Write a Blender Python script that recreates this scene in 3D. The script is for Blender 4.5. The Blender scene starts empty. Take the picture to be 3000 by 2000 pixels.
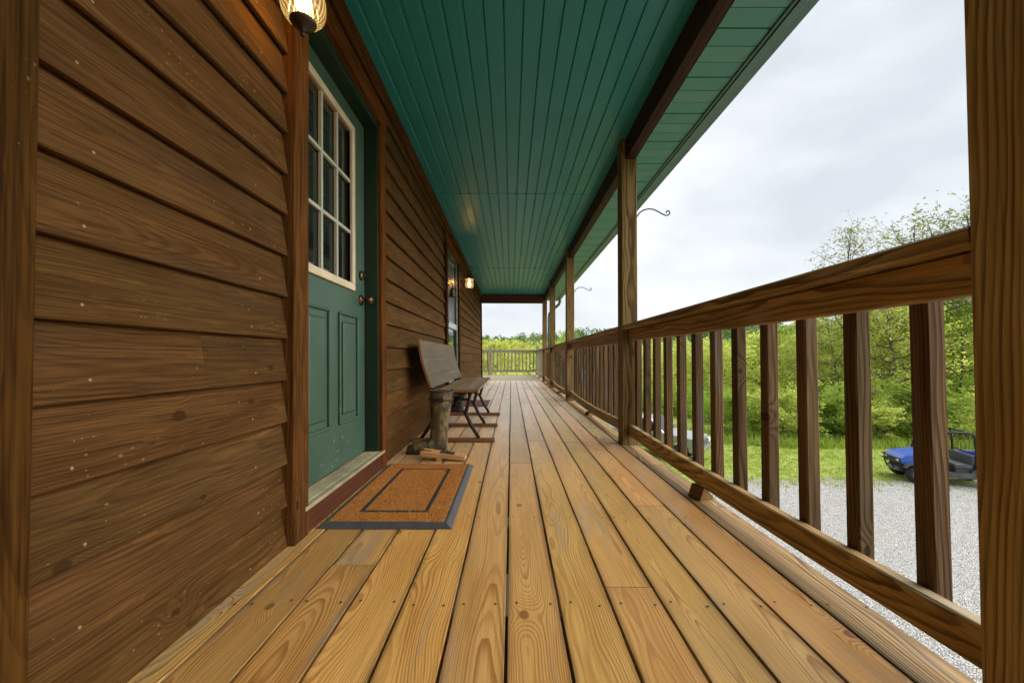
import bpy, bmesh, math, random
import numpy as np
from mathutils import Vector, Matrix, Euler, noise as mnoise
R = math.radians
random.seed(7)
scene = bpy.context.scene
COL = scene.collection

# ------------------------------------------------------------------ camera
CAM_H = 0.70
cam_d = bpy.data.cameras.new('camera'); cam = bpy.data.objects.new('camera', cam_d); COL.objects.link(cam)
cam_d.sensor_width = 36.0; cam_d.lens = 14.0; cam_d.clip_start = 0.02; cam_d.clip_end = 6000
cam.location = (0, 0, CAM_H)
cam.rotation_euler = (Matrix.Rotation(R(91.5), 4, 'X') @ Matrix.Rotation(R(0.2), 4, 'Z')).to_euler()
cam_d.shift_x = 0.0007; cam_d.shift_y = 0.0050
scene.camera = cam

# ------------------------------------------------------------------ world
SUN_EL, SUN_AZ = 38.0, 98.0        # azimuth from +Y towards +X
world = bpy.data.worlds.new('World'); scene.world = world; world.use_nodes = True
wn, wl = world.node_tree.nodes, world.node_tree.links
wn.clear()
wo = wn.new('ShaderNodeOutputWorld'); bg = wn.new('ShaderNodeBackground'); bg.inputs[1].default_value = 0.062
sky = wn.new('ShaderNodeTexSky'); sky.sky_type = 'NISHITA'; sky.sun_disc = False
sky.sun_elevation = R(SUN_EL); sky.sun_rotation = R(SUN_AZ); sky.dust_density = 2.0
wtc = wn.new('ShaderNodeTexCoord'); wmap = wn.new('ShaderNodeMapping'); wmap.inputs['Scale'].default_value = (1.0, 1.0, 2.2)
wl.new(wtc.outputs['Generated'], wmap.inputs[0])
wnz = wn.new('ShaderNodeTexNoise'); wnz.inputs['Scale'].default_value = 2.3; wnz.inputs['Detail'].default_value = 6; wnz.inputs['Roughness'].default_value = 0.52
wl.new(wmap.outputs[0], wnz.inputs['Vector'])
wrp = wn.new('ShaderNodeValToRGB')      # cloud brightness
wrp.color_ramp.elements[0].position = 0.30; wrp.color_ramp.elements[0].color = (2.70, 2.88, 3.06, 1)
wrp.color_ramp.elements[1].position = 0.66; wrp.color_ramp.elements[1].color = (4.02, 4.11, 4.18, 1)
wl.new(wnz.outputs['Fac'], wrp.inputs[0])
wmx = wn.new('ShaderNodeMixRGB'); wmx.inputs[0].default_value = 0.95
wl.new(sky.outputs[0], wmx.inputs[1]); wl.new(wrp.outputs[0], wmx.inputs[2])
wl.new(wmx.outputs[0], bg.inputs[0]); wl.new(bg.outputs[0], wo.inputs[0])

sun_d = bpy.data.lights.new('sun', 'SUN'); sun = bpy.data.objects.new('sun', sun_d); COL.objects.link(sun)
sun_d.energy = 1.5; sun_d.angle = R(85); sun_d.color = (1.0, 0.95, 0.87)
sd = Vector((math.sin(R(SUN_AZ)) * math.cos(R(SUN_EL)), math.cos(R(SUN_AZ)) * math.cos(R(SUN_EL)), math.sin(R(SUN_EL))))
sun.rotation_euler = sd.to_track_quat('Z', 'Y').to_euler(); sun.location = (20, 10, 30)

scene.view_settings.view_transform = 'Standard'; scene.view_settings.look = 'None'
scene.view_settings.exposure = 2.15; scene.view_settings.gamma = 1.0
scene.render.engine = 'CYCLES'
scene.cycles.use_denoising = True
scene.cycles.max_bounces = 4; scene.cycles.diffuse_bounces = 3; scene.cycles.glossy_bounces = 2; scene.cycles.transparent_max_bounces = 8
scene.cycles.use_adaptive_sampling = True; scene.cycles.adaptive_threshold = 0.02
scene.cycles.sample_clamp_indirect = 6.0
scene.cycles.caustics_reflective = False; scene.cycles.caustics_refractive = False

# ------------------------------------------------------------------ helpers
def link(o, parent=None):
    COL.objects.link(o)
    if parent is not None: o.parent = parent
    return o
def tag(o, label=None, cat=None, group=None, kind=None):
    if label: o['label'] = label
    if cat: o['category'] = cat
    if group: o['group'] = group
    if kind: o['kind'] = kind
    return o
def empty(name, loc=(0, 0, 0), rz=0.0, label=None, cat=None, group=None, kind=None):
    o = bpy.data.objects.new(name, None); o.empty_display_size = 0.1
    link(o); o.location = loc; o.rotation_euler = (0, 0, rz)
    return tag(o, label, cat, group, kind)
def copy_tree(o, parent=None):
    c = o.copy(); link(c, parent)
    for ch in o.children: copy_tree(ch, c)
    return c

class MB:
    def __init__(s): s.v = []; s.f = []; s.sm = []
    def add(s, vs, fs, smooth=False):
        b = len(s.v); s.v += [tuple(p) for p in vs]
        s.f += [tuple(i + b for i in f) for f in fs]; s.sm += [smooth] * len(fs); return s
    def box(s, a, b, c=0.0):
        x0, y0, z0 = a; x1, y1, z1 = b
        if c <= 0:
            return s.add([(x0,y0,z0),(x1,y0,z0),(x1,y1,z0),(x0,y1,z0),(x0,y0,z1),(x1,y0,z1),(x1,y1,z1),(x0,y1,z1)],
                     [(0,3,2,1),(4,5,6,7),(0,1,5,4),(1,2,6,5),(2,3,7,6),(3,0,4,7)])
        bm = bmesh.new(); bmesh.ops.create_cube(bm, size=1)
        for v in bm.verts: v.co = Vector(((x0+x1)/2 + v.co.x*(x1-x0), (y0+y1)/2 + v.co.y*(y1-y0), (z0+z1)/2 + v.co.z*(z1-z0)))
        bmesh.ops.bevel(bm, geom=bm.edges[:], offset=c, segments=2, affect='EDGES', profile=0.5)
        bm.verts.index_update(); s.add([v.co for v in bm.verts], [[v.index for v in f.verts] for f in bm.faces]); bm.free(); return s
    def tube(s, pts, rad, n=8, caps=True, smooth=True):
        pts = [Vector(p) for p in pts]
        rads = rad if isinstance(rad, (list, tuple)) else [rad] * len(pts)
        rings = []; up = None
        for i, p in enumerate(pts):
            t = (pts[min(i+1, len(pts)-1)] - pts[max(i-1, 0)]).normalized()
            if up is None:
                up = Vector((0, 0, 1)) if abs(t.z) < 0.9 else Vector((1, 0, 0))
            u = (up - t * up.dot(t)); u = u.normalized() if u.length > 1e-6 else t.orthogonal().normalized()
            w = t.cross(u); up = u
            rings.append([p + (u * math.cos(2*math.pi*k/n) + w * math.sin(2*math.pi*k/n)) * rads[i] for k in range(n)])
        vs = [q for r in rings for q in r]; fs = []
        for i in range(len(rings)-1):
            for k in range(n):
                fs.append((i*n+k, i*n+(k+1) % n, (i+1)*n+(k+1) % n, (i+1)*n+k))
        s.add(vs, fs, smooth)
        if caps:
            b = len(s.v) - len(vs)
            s.f.append(tuple(b + k for k in reversed(range(n)))); s.f.append(tuple(b + (len(rings)-1)*n + k for k in range(n))); s.sm += [False, False]
        return s
    def lathe(s, prof, n=20, c=(0, 0, 0), smooth=True, wob=None):
        vs = []; fs = []
        for j, (r, z) in enumerate(prof):
            for k in range(n):
                a = 2*math.pi*k/n; rr = r * (1 + (wob(k, n, j) if wob else 0))
                vs.append((c[0]+rr*math.cos(a), c[1]+rr*math.sin(a), c[2]+z))
        for j in range(len(prof)-1):
            for k in range(n):
                fs.append((j*n+k, j*n+(k+1) % n, (j+1)*n+(k+1) % n, (j+1)*n+k))
        return s.add(vs, fs, smooth)
    def prism(s, poly, y0, y1, smooth=False):      # polygon in XZ extruded along Y
        n = len(poly)
        vs = [(x, y0, z) for x, z in poly] + [(x, y1, z) for x, z in poly]
        fs = [tuple(range(n)), tuple(reversed(range(n, 2*n)))] + [(k, n+k, n+(k+1) % n, (k+1) % n) for k in range(n)]
        return s.add(vs, fs, smooth)
    def mesh(s, name):
        me = bpy.data.meshes.new(name); me.from_pydata(s.v, [], s.f)
        me.polygons.foreach_set('use_smooth', s.sm); me.update()
        bm = bmesh.new(); bm.from_mesh(me); bmesh.ops.recalc_face_normals(bm, faces=bm.faces[:]); bm.to_mesh(me); bm.free()
        return me
    def build(s, name, mat, parent=None, loc=None):
        me = s.mesh(name); me.materials.append(mat)
        o = bpy.data.objects.new(name, me); link(o, parent)
        if loc: o.location = loc
        return o
def quads_obj(name, verts, mat, parent=None):
    n = len(verts) // 4
    me = bpy.data.meshes.new(name)
    me.vertices.add(len(verts)); me.vertices.foreach_set('co', np.asarray(verts, dtype=np.float32).ravel())
    me.loops.add(4*n); me.loops.foreach_set('vertex_index', np.arange(4*n, dtype=np.int32))
    me.polygons.add(n); me.polygons.foreach_set('loop_start', np.arange(0, 4*n, 4, dtype=np.int32))
    me.update(calc_edges=True); me.materials.append(mat)
    o = bpy.data.objects.new(name, me); link(o, parent); return o

_plank_cache = {}
def plank_mesh(w, l, t, c=0.003, sag=0.0, seg=1, ease=1.0):
    """board: local X = width, local Y = length (grain), local Z = thickness; sag bends it in local X"""
    key = (round(w, 4), round(l, 4), round(t, 4), c, round(sag, 4), seg)
    if key in _plank_cache: return _plank_cache[key]
    a, b = w/2, t/2; c = min(c, a*0.6, b*0.6)
    prof = [(a, -b+c), (a, b-c), (a-c, b), (-a+c, b), (-a, b-c), (-a, -b+c), (-a+c, -b), (a-c, -b)]
    vs = []; fs = []
    for j in range(seg+1):
        f = j/seg; y = -l/2 + l*f; dx = sag * (4*f*(1-f))
        vs += [(x+dx, y, z) for x, z in prof]
    for j in range(seg):
        for k in range(8): fs.append((j*8+k, j*8+(k+1) % 8, (j+1)*8+(k+1) % 8, (j+1)*8+k))
    fs.append(tuple(reversed(range(8)))); fs.append(tuple(seg*8+k for k in range(8)))
    me = bpy.data.meshes.new('board'); me.from_pydata(vs, [], fs)
    bm = bmesh.new(); bm.from_mesh(me); bmesh.ops.recalc_face_normals(bm, faces=bm.faces[:]); bm.to_mesh(me); bm.free()
    _plank_cache[key] = me; return me
def plank(name, mat, parent, loc, w, l, t, xdir=(1, 0, 0), ydir=(0, 1, 0), c=0.003, sag=0.0, seg=1, color=None):
    me0 = plank_mesh(w, l, t, c, sag, seg)
    key = (me0.name, mat.name)
    if key not in _plank_cache:
        me = me0 if not me0.materials else me0.copy()
        if len(me.materials): me.materials[0] = mat
        else: me.materials.append(mat)
        _plank_cache[key] = me
    o = bpy.data.objects.new(name, _plank_cache[key]); link(o, parent)
    X = Vector(xdir).normalized(); Y = Vector(ydir).normalized(); Z = X.cross(Y)
    M = Matrix((X, Y, Z)).transposed().to_4x4(); M.translation = Vector(loc)
    o.matrix_local = M
    if color: o.color = (*color, 1)
    return o
def rc(lo, hi): return random.uniform(lo, hi)
def tint(v=0.12, warm=0.04):
    k = 1 + rc(-v, v); return (k*(1+rc(-warm, warm)), k, k*(1+rc(-warm, warm)))

# ------------------------------------------------------------------ materials
class NT:
    def __init__(s, name):
        s.m = bpy.data.materials.new(name); s.m.use_nodes = True
        s.n = s.m.node_tree.nodes; s.l = s.m.node_tree.links
        s.b = s.n['Principled BSDF']; s.out = s.n['Material Output']
    def new(s, t, **kw):
        nd = s.n.new(t)
        for k, v in kw.items(): setattr(nd, k, v)
        return nd
    def put(s, sock, v):
        if isinstance(v, bpy.types.NodeSocket): s.l.new(v, sock)
        elif v is not None:
            if hasattr(sock.default_value, '__len__') and not hasattr(v, '__len__'): v = (v,)*len(sock.default_value)
            if hasattr(v, '__len__') and len(sock.default_value) == 4 and len(v) == 3: v = (*v, 1)
            sock.default_value = v
    def math(s, op, a, b=None, c=None, clamp=False):
        nd = s.new('ShaderNodeMath', operation=op, use_clamp=clamp)
        s.put(nd.inputs[0], a)
        if b is not None: s.put(nd.inputs[1], b)
        if c is not None: s.put(nd.inputs[2], c)
        return nd.outputs[0]
    def vmath(s, op, a, b=None):
        nd = s.new('ShaderNodeVectorMath', operation=op); s.put(nd.inputs[0], a)
        if b is not None:
            if op == 'SCALE': s.put(nd.inputs['Scale'], b)
            else: s.put(nd.inputs[1], b)
        return nd.outputs['Value'] if op in ('LENGTH', 'DISTANCE', 'DOT_PRODUCT') else nd.outputs[0]
    def mix(s, f, a, b, blend='MIX'):
        nd = s.new('ShaderNodeMixRGB', blend_type=blend); s.put(nd.inputs[0], f); s.put(nd.inputs[1], a); s.put(nd.inputs[2], b); return nd.outputs[0]
    def noise(s, vec, scale, detail=3, rough=0.5, dim='3D'):
        nd = s.new('ShaderNodeTexNoise', noise_dimensions=dim); s.put(nd.inputs['Vector'], vec)
        nd.inputs['Scale'].default_value = scale; nd.inputs['Detail'].default_value = detail; nd.inputs['Roughness'].default_value = rough
        return nd
    def ramp(s, f, stops, interp='LINEAR'):
        nd = s.new('ShaderNodeValToRGB'); cr = nd.color_ramp; cr.interpolation = interp
        while len(cr.elements) < len(stops): cr.elements.new(0.5)
        for e, (p, c) in zip(cr.elements, stops):
            e.position = p; e.color = (*c, 1) if hasattr(c, '__len__') else (c, c, c, 1)
        s.put(nd.inputs[0], f); return nd.outputs[0]
    def smooth(s, v, a, b, lo=0.0, hi=1.0):
        nd = s.new('ShaderNodeMapRange', interpolation_type='SMOOTHSTEP'); s.put(nd.inputs[0], v)
        nd.inputs[1].default_value = a; nd.inputs[2].default_value = b; nd.inputs[3].default_value = lo; nd.inputs[4].default_value = hi
        return nd.outputs[0]
    def comb(s, x, y, z):
        nd = s.new('ShaderNodeCombineXYZ'); s.put(nd.inputs[0], x); s.put(nd.inputs[1], y); s.put(nd.inputs[2], z); return nd.outputs[0]
    def sep(s, v):
        nd = s.new('ShaderNodeSeparateXYZ'); s.put(nd.inputs[0], v); return nd.outputs
    def bump(s, h, strength, dist):
        nd = s.new('ShaderNodeBump'); nd.inputs['Strength'].default_value = strength; nd.inputs['Distance'].default_value = dist
        s.put(nd.inputs['Height'], h); s.l.new(nd.outputs[0], s.b.inputs['Normal']); return nd
    def set(s, **kw):
        for k, v in kw.items(): s.put(s.b.inputs[k.replace('_', ' ')], v)
        return s

def wood(name, light, mid, dark, ring=140.0, knot=0.55, kx=0.16, ky=0.75, rough=0.6, bump=0.25, grey=None, grey_amt=0.0,
         specks=None, spec=0.10, contrast=1.0, blot=0.25, saw=0.12, fs=(260, 7), wan=1.0, far_light=None, edge=None, worn=None):
    t = NT(name)
    tc = t.new('ShaderNodeTexCoord'); oi = t.new('ShaderNodeObjectInfo'); rnd = oi.outputs['Random']
    P = tc.outputs['Object']; px, py, pz = t.sep(P)[:3]
    r1 = t.math('FRACT', t.math('MULTIPLY', rnd, 7.13)); r2 = t.math('FRACT', t.math('MULTIPLY', rnd, 31.7)); r3 = t.math('FRACT', t.math('MULTIPLY', rnd, 113.9))
    off = t.comb(t.math('MULTIPLY', rnd, 41.0), t.math('MULTIPLY', r2, 67.0), t.math('MULTIPLY', r3, 29.0))
    # slow wander of the grain
    wv = t.vmath('ADD', t.vmath('MULTIPLY', P, (2.2, 0.9, 2.2)), off)
    nz = t.noise(wv, 1.6, 2.0, 0.45)
    wcol = t.vmath('SUBTRACT', nz.outputs['Color'], (0.5, 0.5, 0.5)); wx, wy, wz = t.sep(wcol)[:3]
    # knots: one voronoi cell per possible knot
    kp = t.vmath('ADD', t.vmath('MULTIPLY', P, (1/kx, 1/ky, 0.0)), off)
    vor = t.new('ShaderNodeTexVoronoi', feature='F1', voronoi_dimensions='2D'); vor.inputs['Scale'].default_value = 1.0; vor.inputs['Randomness'].default_value = 0.9
    t.l.new(kp, vor.inputs['Vector'])
    dv = t.vmath('MULTIPLY', t.vmath('SUBTRACT', kp, vor.outputs['Position']), (kx, ky/1.5, 0.0))
    dist = t.vmath('LENGTH', t.vmath('MULTIPLY', dv, (1, 1, 0)))
    vr, vg, vb = t.sep(vor.outputs['Color'])[:3]
    has = t.math('GREATER_THAN', vr, 1.0 - knot)
    krad = t.math('MULTIPLY_ADD', vg, 0.010, 0.006)
    dn = t.math('DIVIDE', dist, krad)
    kfall = t.math('MULTIPLY', has, t.math('POWER', 2.718, t.math('MULTIPLY', t.math('MULTIPLY', dn, dn), -0.09)))
    core = t.math('MULTIPLY', has, t.smooth(dn, 0.75, 1.15, 1.0, 0.0))
    # pith distance -> rings
    x0 = t.math('MULTIPLY', t.math('SUBTRACT', r1, 0.5), 0.14)
    z0 = t.math('ADD', t.math('MULTIPLY_ADD', r2, -0.10, -0.012), t.math('MULTIPLY', py, t.math('MULTIPLY', t.math('SUBTRACT', r3, 0.5), 0.075)))
    qx = t.math('ADD', t.math('SUBTRACT', px, x0), t.math('MULTIPLY', wx, 0.075*wan))
    qz = t.math('ADD', t.math('SUBTRACT', pz, z0), t.math('MULTIPLY', wz, 0.085*wan))
    rad = t.math('SQRT', t.math('ADD', t.math('MULTIPLY', qx, qx), t.math('MULTIPLY', qz, qz)))
    rad = t.math('ADD', rad, t.math('MULTIPLY', kfall, 0.024))
    fine = t.noise(t.vmath('ADD', t.vmath('MULTIPLY', P, (fs[0], fs[1], fs[0])), off), 1.0, 2.0, 0.6).outputs['Fac']
    wob = t.noise(t.vmath('ADD', t.vmath('MULTIPLY', P, (30, 3.0, 30)), off), 1.0, 1.0, 0.5).outputs['Fac']
    ph = t.math('MULTIPLY_ADD', rad, ring, t.math('MULTIPLY_ADD', wob, 0.9, t.math('MULTIPLY', fine, 0.28)))
    sawt = t.math('FRACT', ph)
    ringno = t.math('FLOOR', ph)
    rj = t.math('FRACT', t.math('MULTIPLY', t.math('SINE', t.math('MULTIPLY', ringno, 12.989)), 437.5))
    late = t.math('MULTIPLY', t.smooth(sawt, 0.30, 0.86), t.smooth(sawt, 0.92, 1.0, 1.0, 0.0))
    late = t.math('MULTIPLY', late, t.math('MULTIPLY_ADD', rj, 0.65, 0.40))
    late = t.math('MULTIPLY', late, contrast, clamp=True)
    blotch = t.noise(t.vmath('ADD', t.vmath('MULTIPLY', P, (9, 1.6, 9)), off), 1.0, 2.0, 0.6).outputs['Fac']
    base = t.mix(t.smooth(blotch, 0.3, 0.72), light, mid)
    col = t.mix(late, base, dark)
    col = t.mix(t.smooth(fine, 0.35, 0.75, 0.0, saw*2), col, t.mix(0.55, col, (0, 0, 0)))
    kring = t.math('SINE', t.math('MULTIPLY', dn, 9.0))
    kcol = t.mix(t.math('MULTIPLY_ADD', kring, 0.25, 0.35), t.mix(0.5, dark, (0.02, 0.012, 0.008)), dark)
    col = t.mix(t.math('MULTIPLY', core, 0.85), col, kcol)
    if blot:
        b2 = t.noise(t.vmath('ADD', t.vmath('MULTIPLY', P, (6, 0.9, 6)), t.vmath('SCALE', off, 1.7)), 1.0, 4.0, 0.65).outputs['Fac']
        col = t.mix(t.smooth(b2, 0.52, 0.74, 0.0, blot), col, t.mix(0.6, col, (0.03, 0.025, 0.02)))
    if grey is not None:
        g = t.noise(t.vmath('ADD', t.vmath('MULTIPLY', P, (14, 1.2, 14)), t.vmath('SCALE', off, 2.3)), 1.0, 3.0, 0.62).outputs['Fac']
        gf = t.smooth(g, 0.62-grey_amt*0.35, 0.78-grey_amt*0.25, 0.0, min(1.0, 0.45+grey_amt))
        col = t.mix(t.math('MULTIPLY', gf, t.math('SUBTRACT', 1.0, t.math('MULTIPLY', late, 0.5))), col, grey)
    if specks:
        sv = t.new('ShaderNodeTexVoronoi', feature='F1'); sv.inputs['Scale'].default_value = 1.0
        t.l.new(t.vmath('ADD', t.vmath('MULTIPLY', P, (95, 62, 48)), off), sv.inputs['Vector'])
        patch = t.noise(t.vmath('ADD', t.vmath('MULTIPLY', P, (7, 4, 7)), off), 1.0, 2.0).outputs['Fac']
        sr = t.sep(sv.outputs['Color'])
        thr = t.math('MULTIPLY', t.math('MULTIPLY', sr[0], sr[1]), t.smooth(patch, 0.44, 0.68, 0.08, 0.36))
        col = t.mix(t.math('MULTIPLY', t.math('LESS_THAN', sv.outputs['Distance'], thr), 0.5), col, specks)
    if worn:             # patches where the stain has worn off along the grain
        wn_ = t.noise(t.vmath('ADD', t.vmath('MULTIPLY', P, (26, 3.2, 26)), t.vmath('SCALE', off, 3.1)), 1.0, 5.0, 0.7).outputs['Fac']
        col = t.mix(t.math('MULTIPLY', t.smooth(wn_, worn[1], worn[1]+.16, 0.0, worn[2]), t.math('SUBTRACT', 1.0, t.math('MULTIPLY', late, .6))), col, worn[0])
    if edge:             # grime gathered along the board edges
        ef = t.math('MULTIPLY', t.smooth(t.math('ABSOLUTE', px), edge-.020, edge, 0.0, 1.0), t.smooth(b2, .35, .62, 0.10, 0.75))
        col = t.mix(ef, col, t.mix(0.78, col, (0.02, 0.015, 0.01)))
    if far_light:          # sky light and sheen painted in: boards paler, greyer towards the far end
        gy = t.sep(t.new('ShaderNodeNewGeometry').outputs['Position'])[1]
        wf = t.smooth(t.math('MULTIPLY_ADD', blotch, 1.6, gy), far_light[0], far_light[1], 0.0, far_light[2])
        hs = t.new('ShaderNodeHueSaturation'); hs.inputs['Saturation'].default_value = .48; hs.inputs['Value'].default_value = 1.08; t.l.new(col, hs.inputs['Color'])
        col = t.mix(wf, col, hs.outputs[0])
    col = t.mix(1.0, col, oi.outputs['Color'], 'MULTIPLY')
    t.set(Base_Color=col, Roughness=t.math('MULTIPLY_ADD', late, -0.12, rough), Specular_IOR_Level=spec)
    h = t.math('ADD', t.math('MULTIPLY', late, 0.6), t.math('MULTIPLY', fine, 0.55))
    t.bump(h, bump, 0.0022)
    return t.m

def plain(name, col, rough=0.5, metal=0.0, spec=0.5, var=0.0, vscale=8.0, bumps=0.0, bscale=60.0, **kw):
    t = NT(name); t.set(Roughness=rough, Metallic=metal, Specular_IOR_Level=spec, **kw)
    tc = t.new('ShaderNodeTexCoord')
    if var:
        n = t.noise(tc.outputs['Object'], vscale, 5, 0.6).outputs['Fac']
        c = t.mix(t.smooth(n, 0.3, 0.7), tuple(x*(1-var) for x in col), tuple(x*(1+var) for x in col))
        t.set(Base_Color=c)
        t.set(Roughness=t.math('MULTIPLY_ADD', n, 0.25, max(0.02, rough-0.12)))
    else: t.set(Base_Color=col)
    if bumps: t.bump(t.noise(tc.outputs['Object'], bscale, 3).outputs['Fac'], bumps, 0.004)
    return t.m

M = {}
M['deck'] = wood('deck_pine', (0.82, 0.485, 0.155), (0.70, 0.375, 0.100), (0.41, 0.170, 0.037), ring=235, knot=0.40, rough=0.38, bump=0.36, blot=0.38, contrast=0.82, grey=(0.42, 0.33, 0.23), grey_amt=0.20, far_light=(2.2, 6.2, .85), spec=0.65, edge=.0725, fs=(190, 4), saw=.18)
M['deck_stain'] = wood('deck_pine_stained', (0.82, 0.485, 0.155), (0.70, 0.375, 0.100), (0.41, 0.170, 0.037), ring=235, knot=0.40, rough=0.38, bump=0.36, blot=0.85, contrast=1.0, grey=(0.40, 0.31, 0.21), grey_amt=0.30, far_light=(2.2, 6.2, .85), spec=0.65, edge=.0725, fs=(190, 4), saw=.18)
M['deck_fine'] = wood('deck_pine_fine_grain', (0.82, 0.485, 0.155), (0.70, 0.375, 0.100), (0.41, 0.170, 0.037), ring=300, knot=0.15, rough=0.38, bump=0.36, blot=0.38, contrast=0.82, grey=(0.42, 0.33, 0.23), grey_amt=0.20, far_light=(2.2, 6.2, .85), spec=0.65, wan=.35, edge=.0725, fs=(190, 4), saw=.18)
M['deck_edge'] = wood('deck_edge_weathered', (0.52, 0.33, 0.135), (0.42, 0.26, 0.105), (0.12, 0.065, 0.030), ring=150, knot=0.4, rough=0.6, bump=0.9, blot=0.8, contrast=1.0, grey=(0.36, 0.31, 0.25), grey_amt=0.25, fs=(75, 1.0), saw=.55, edge=.066, wan=.5, spec=.2)
M['siding'] = wood('siding_cedar', (0.132, 0.06688, 0.02162), (0.09328, 0.04576, 0.0138), (0.04576, 0.02024, 0.005704), ring=165, knot=0.34, kx=0.22, ky=0.55, rough=0.85, bump=1.0, blot=0.45, contrast=0.62, saw=0.42, fs=(170, 5), wan=.7, specks=(0.2992, 0.176, 0.0782), spec=0.06, worn=((0.22, 0.1074, 0.0322), .57, .55))
M['trim'] = wood('trim_stained', (0.150, 0.060, 0.0155), (0.095, 0.040, 0.0100), (0.050, 0.020, 0.0055), ring=90, knot=0.25, rough=0.8, bump=0.7, blot=0.7, contrast=0.6, saw=0.6, fs=(120, 3), specks=(0.30, 0.16, 0.055), spec=0.04, worn=((0.24, 0.12, 0.035), .60, .5))
M['post'] = wood('post_treated_pine', (0.2611, 0.1745, 0.07032), (0.2057, 0.1277, 0.04598), (0.06963, 0.03591, 0.01217), ring=120, knot=0.42, kx=0.2, ky=0.6, rough=0.70, bump=0.6, blot=0.4, contrast=1.0, grey=(0.1266, 0.1197, 0.1014), grey_amt=0.12, fs=(160, 3), saw=.3, wan=0.45)
M['rail'] = wood('rail_treated_pine', (0.5291, 0.3517, 0.1514), (0.3653, 0.2287, 0.09204), (0.1109, 0.05756, 0.02455), ring=120, knot=0.5, kx=0.14, ky=0.5, rough=0.66, bump=0.7, blot=0.8, contrast=1.0, grey=(0.3779, 0.3677, 0.317), grey_amt=0.18, fs=(150, 3), saw=.35, wan=0.5)
M['baluster'] = wood('baluster_treated_pine', (0.1982, 0.1208, 0.05673), (0.1139, 0.06904, 0.03284), (0.03796, 0.0205, 0.01045), ring=130, knot=0.35, kx=0.1, ky=0.4, rough=0.72, bump=0.7, blot=0.85, contrast=1.0, grey=(0.1434, 0.1456, 0.1418), grey_amt=0.24, fs=(150, 2.5), saw=.4, wan=0.45)
M['beam'] = wood('beam_dark_stain', (0.05625, 0.0255, 0.0135), (0.039, 0.01725, 0.009), (0.01875, 0.00825, 0.0045), ring=100, knot=0.3, rough=0.6, bump=0.5, blot=0.3, contrast=0.7, specks=(0.15, 0.09, 0.045))
M['grey_rail'] = wood('rail_weathered', (0.33, 0.29, 0.19), (0.27, 0.235, 0.155), (0.14, 0.115, 0.07), ring=110, knot=0.3, rough=0.65, bump=0.4, blot=0.4, grey=(0.30, 0.28, 0.23), grey_amt=0.4)
M['bench_wood'] = wood('bench_old_wood', (0.1473, 0.1132, 0.07405), (0.1117, 0.08547, 0.05834), (0.07128, 0.04851, 0.03142), ring=130, knot=0.15, rough=0.55, bump=0.45, blot=0.55, contrast=0.6, grey=(0.1426, 0.1317, 0.1167), grey_amt=0.35)
M['bench_edge'] = wood('bench_edge_wood', (0.34, 0.16, 0.055), (0.27, 0.12, 0.04), (0.13, 0.055, 0.02), ring=235, knot=0.0, rough=0.55, bump=0.3)
M['runner'] = wood('runner_wood', (0.22, 0.115, 0.055), (0.155, 0.08, 0.04), (0.08, 0.038, 0.018), ring=150, knot=0.1, rough=0.55, bump=0.3)
M['jack'] = wood('fresh_pine', (0.66, 0.37, 0.17), (0.58, 0.30, 0.12), (0.40, 0.17, 0.06), ring=120, knot=0.2, rough=0.5, bump=0.2, blot=0.1)
M['ceiling'] = plain('green_vinyl_ceiling', (0.02474, 0.2288, 0.2173), 0.34, spec=0.30, var=0.07, vscale=1.4, bumps=0.05, bscale=40)
M['soffit'] = plain('green_vinyl_soffit', (0.082, 0.268, 0.195), 0.45, spec=0.25, var=0.05, vscale=3)
M['fascia'] = plain('green_metal_fascia', (0.066, 0.1485, 0.1155), 0.4, spec=0.5, var=0.08, vscale=4)
M['green_trim'] = plain('dark_green_paint', (0.0063, 0.02604, 0.01224), 0.42, var=0.15, vscale=6, bumps=0.08)
M['black_iron'] = plain('dark_iron', (0.022, 0.018, 0.016), 0.5, metal=0.4, var=0.25, vscale=30, bumps=0.2, bscale=80)
M['rust_iron'] = plain('rusty_iron', (0.0225, 0.0126, 0.009), 0.55, metal=0.35, var=0.35, vscale=25, bumps=0.25, bscale=90)
M['bronze'] = plain('bronze_metal', (0.060, 0.045, 0.036), 0.36, metal=0.75, var=0.15, vscale=40)
M['brass'] = plain('aged_brass', (0.13, 0.09, 0.045), 0.42, metal=0.9, var=0.3, vscale=40)
M['knob'] = plain('copper_knob', (0.14, 0.075, 0.0425), 0.28, metal=0.9, var=0.25, vscale=40)
M['cream'] = plain('cream_paint', (0.62, 0.52, 0.36), 0.45, var=0.10, vscale=9, bumps=0.05)
M['muntin'] = plain('grey_green_muntin', (0.42, 0.45, 0.37), 0.45, var=0.08, vscale=9)
M['glass'] = plain('dark_window_glass', (0.010, 0.011, 0.010), 0.035, spec=0.6, Coat_Weight=0.4, Coat_Roughness=0.02)
M['screen'] = plain('grey_door_screen', (0.060, 0.062, 0.070), 0.35, spec=0.5)
M['alu'] = plain('brushed_aluminium', (0.55, 0.58, 0.60), 0.28, metal=0.85, var=0.1, vscale=20)
M['sill'] = plain('threshold_metal', (0.55, 0.4794, 0.3135), 0.38, metal=0.45, var=0.22, vscale=7, bumps=0.1, bscale=50)
M['nail'] = plain('dark_nail', (0.035, 0.026, 0.02), 0.55, metal=0.3)
M['wall_core'] = plain('wall_sheathing', (0.03, 0.018, 0.010), 0.9)
M['room'] = plain('dark_room', (0.015, 0.012, 0.010), 0.9)
M['roof'] = plain('roof_shingle', (0.05, 0.09, 0.075), 0.8, var=0.2, vscale=5)
M['rubber'] = plain('black_rubber', (0.07187, 0.07475, 0.0792), 0.50, var=0.18, vscale=20, bumps=0.25, bscale=140)
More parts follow.
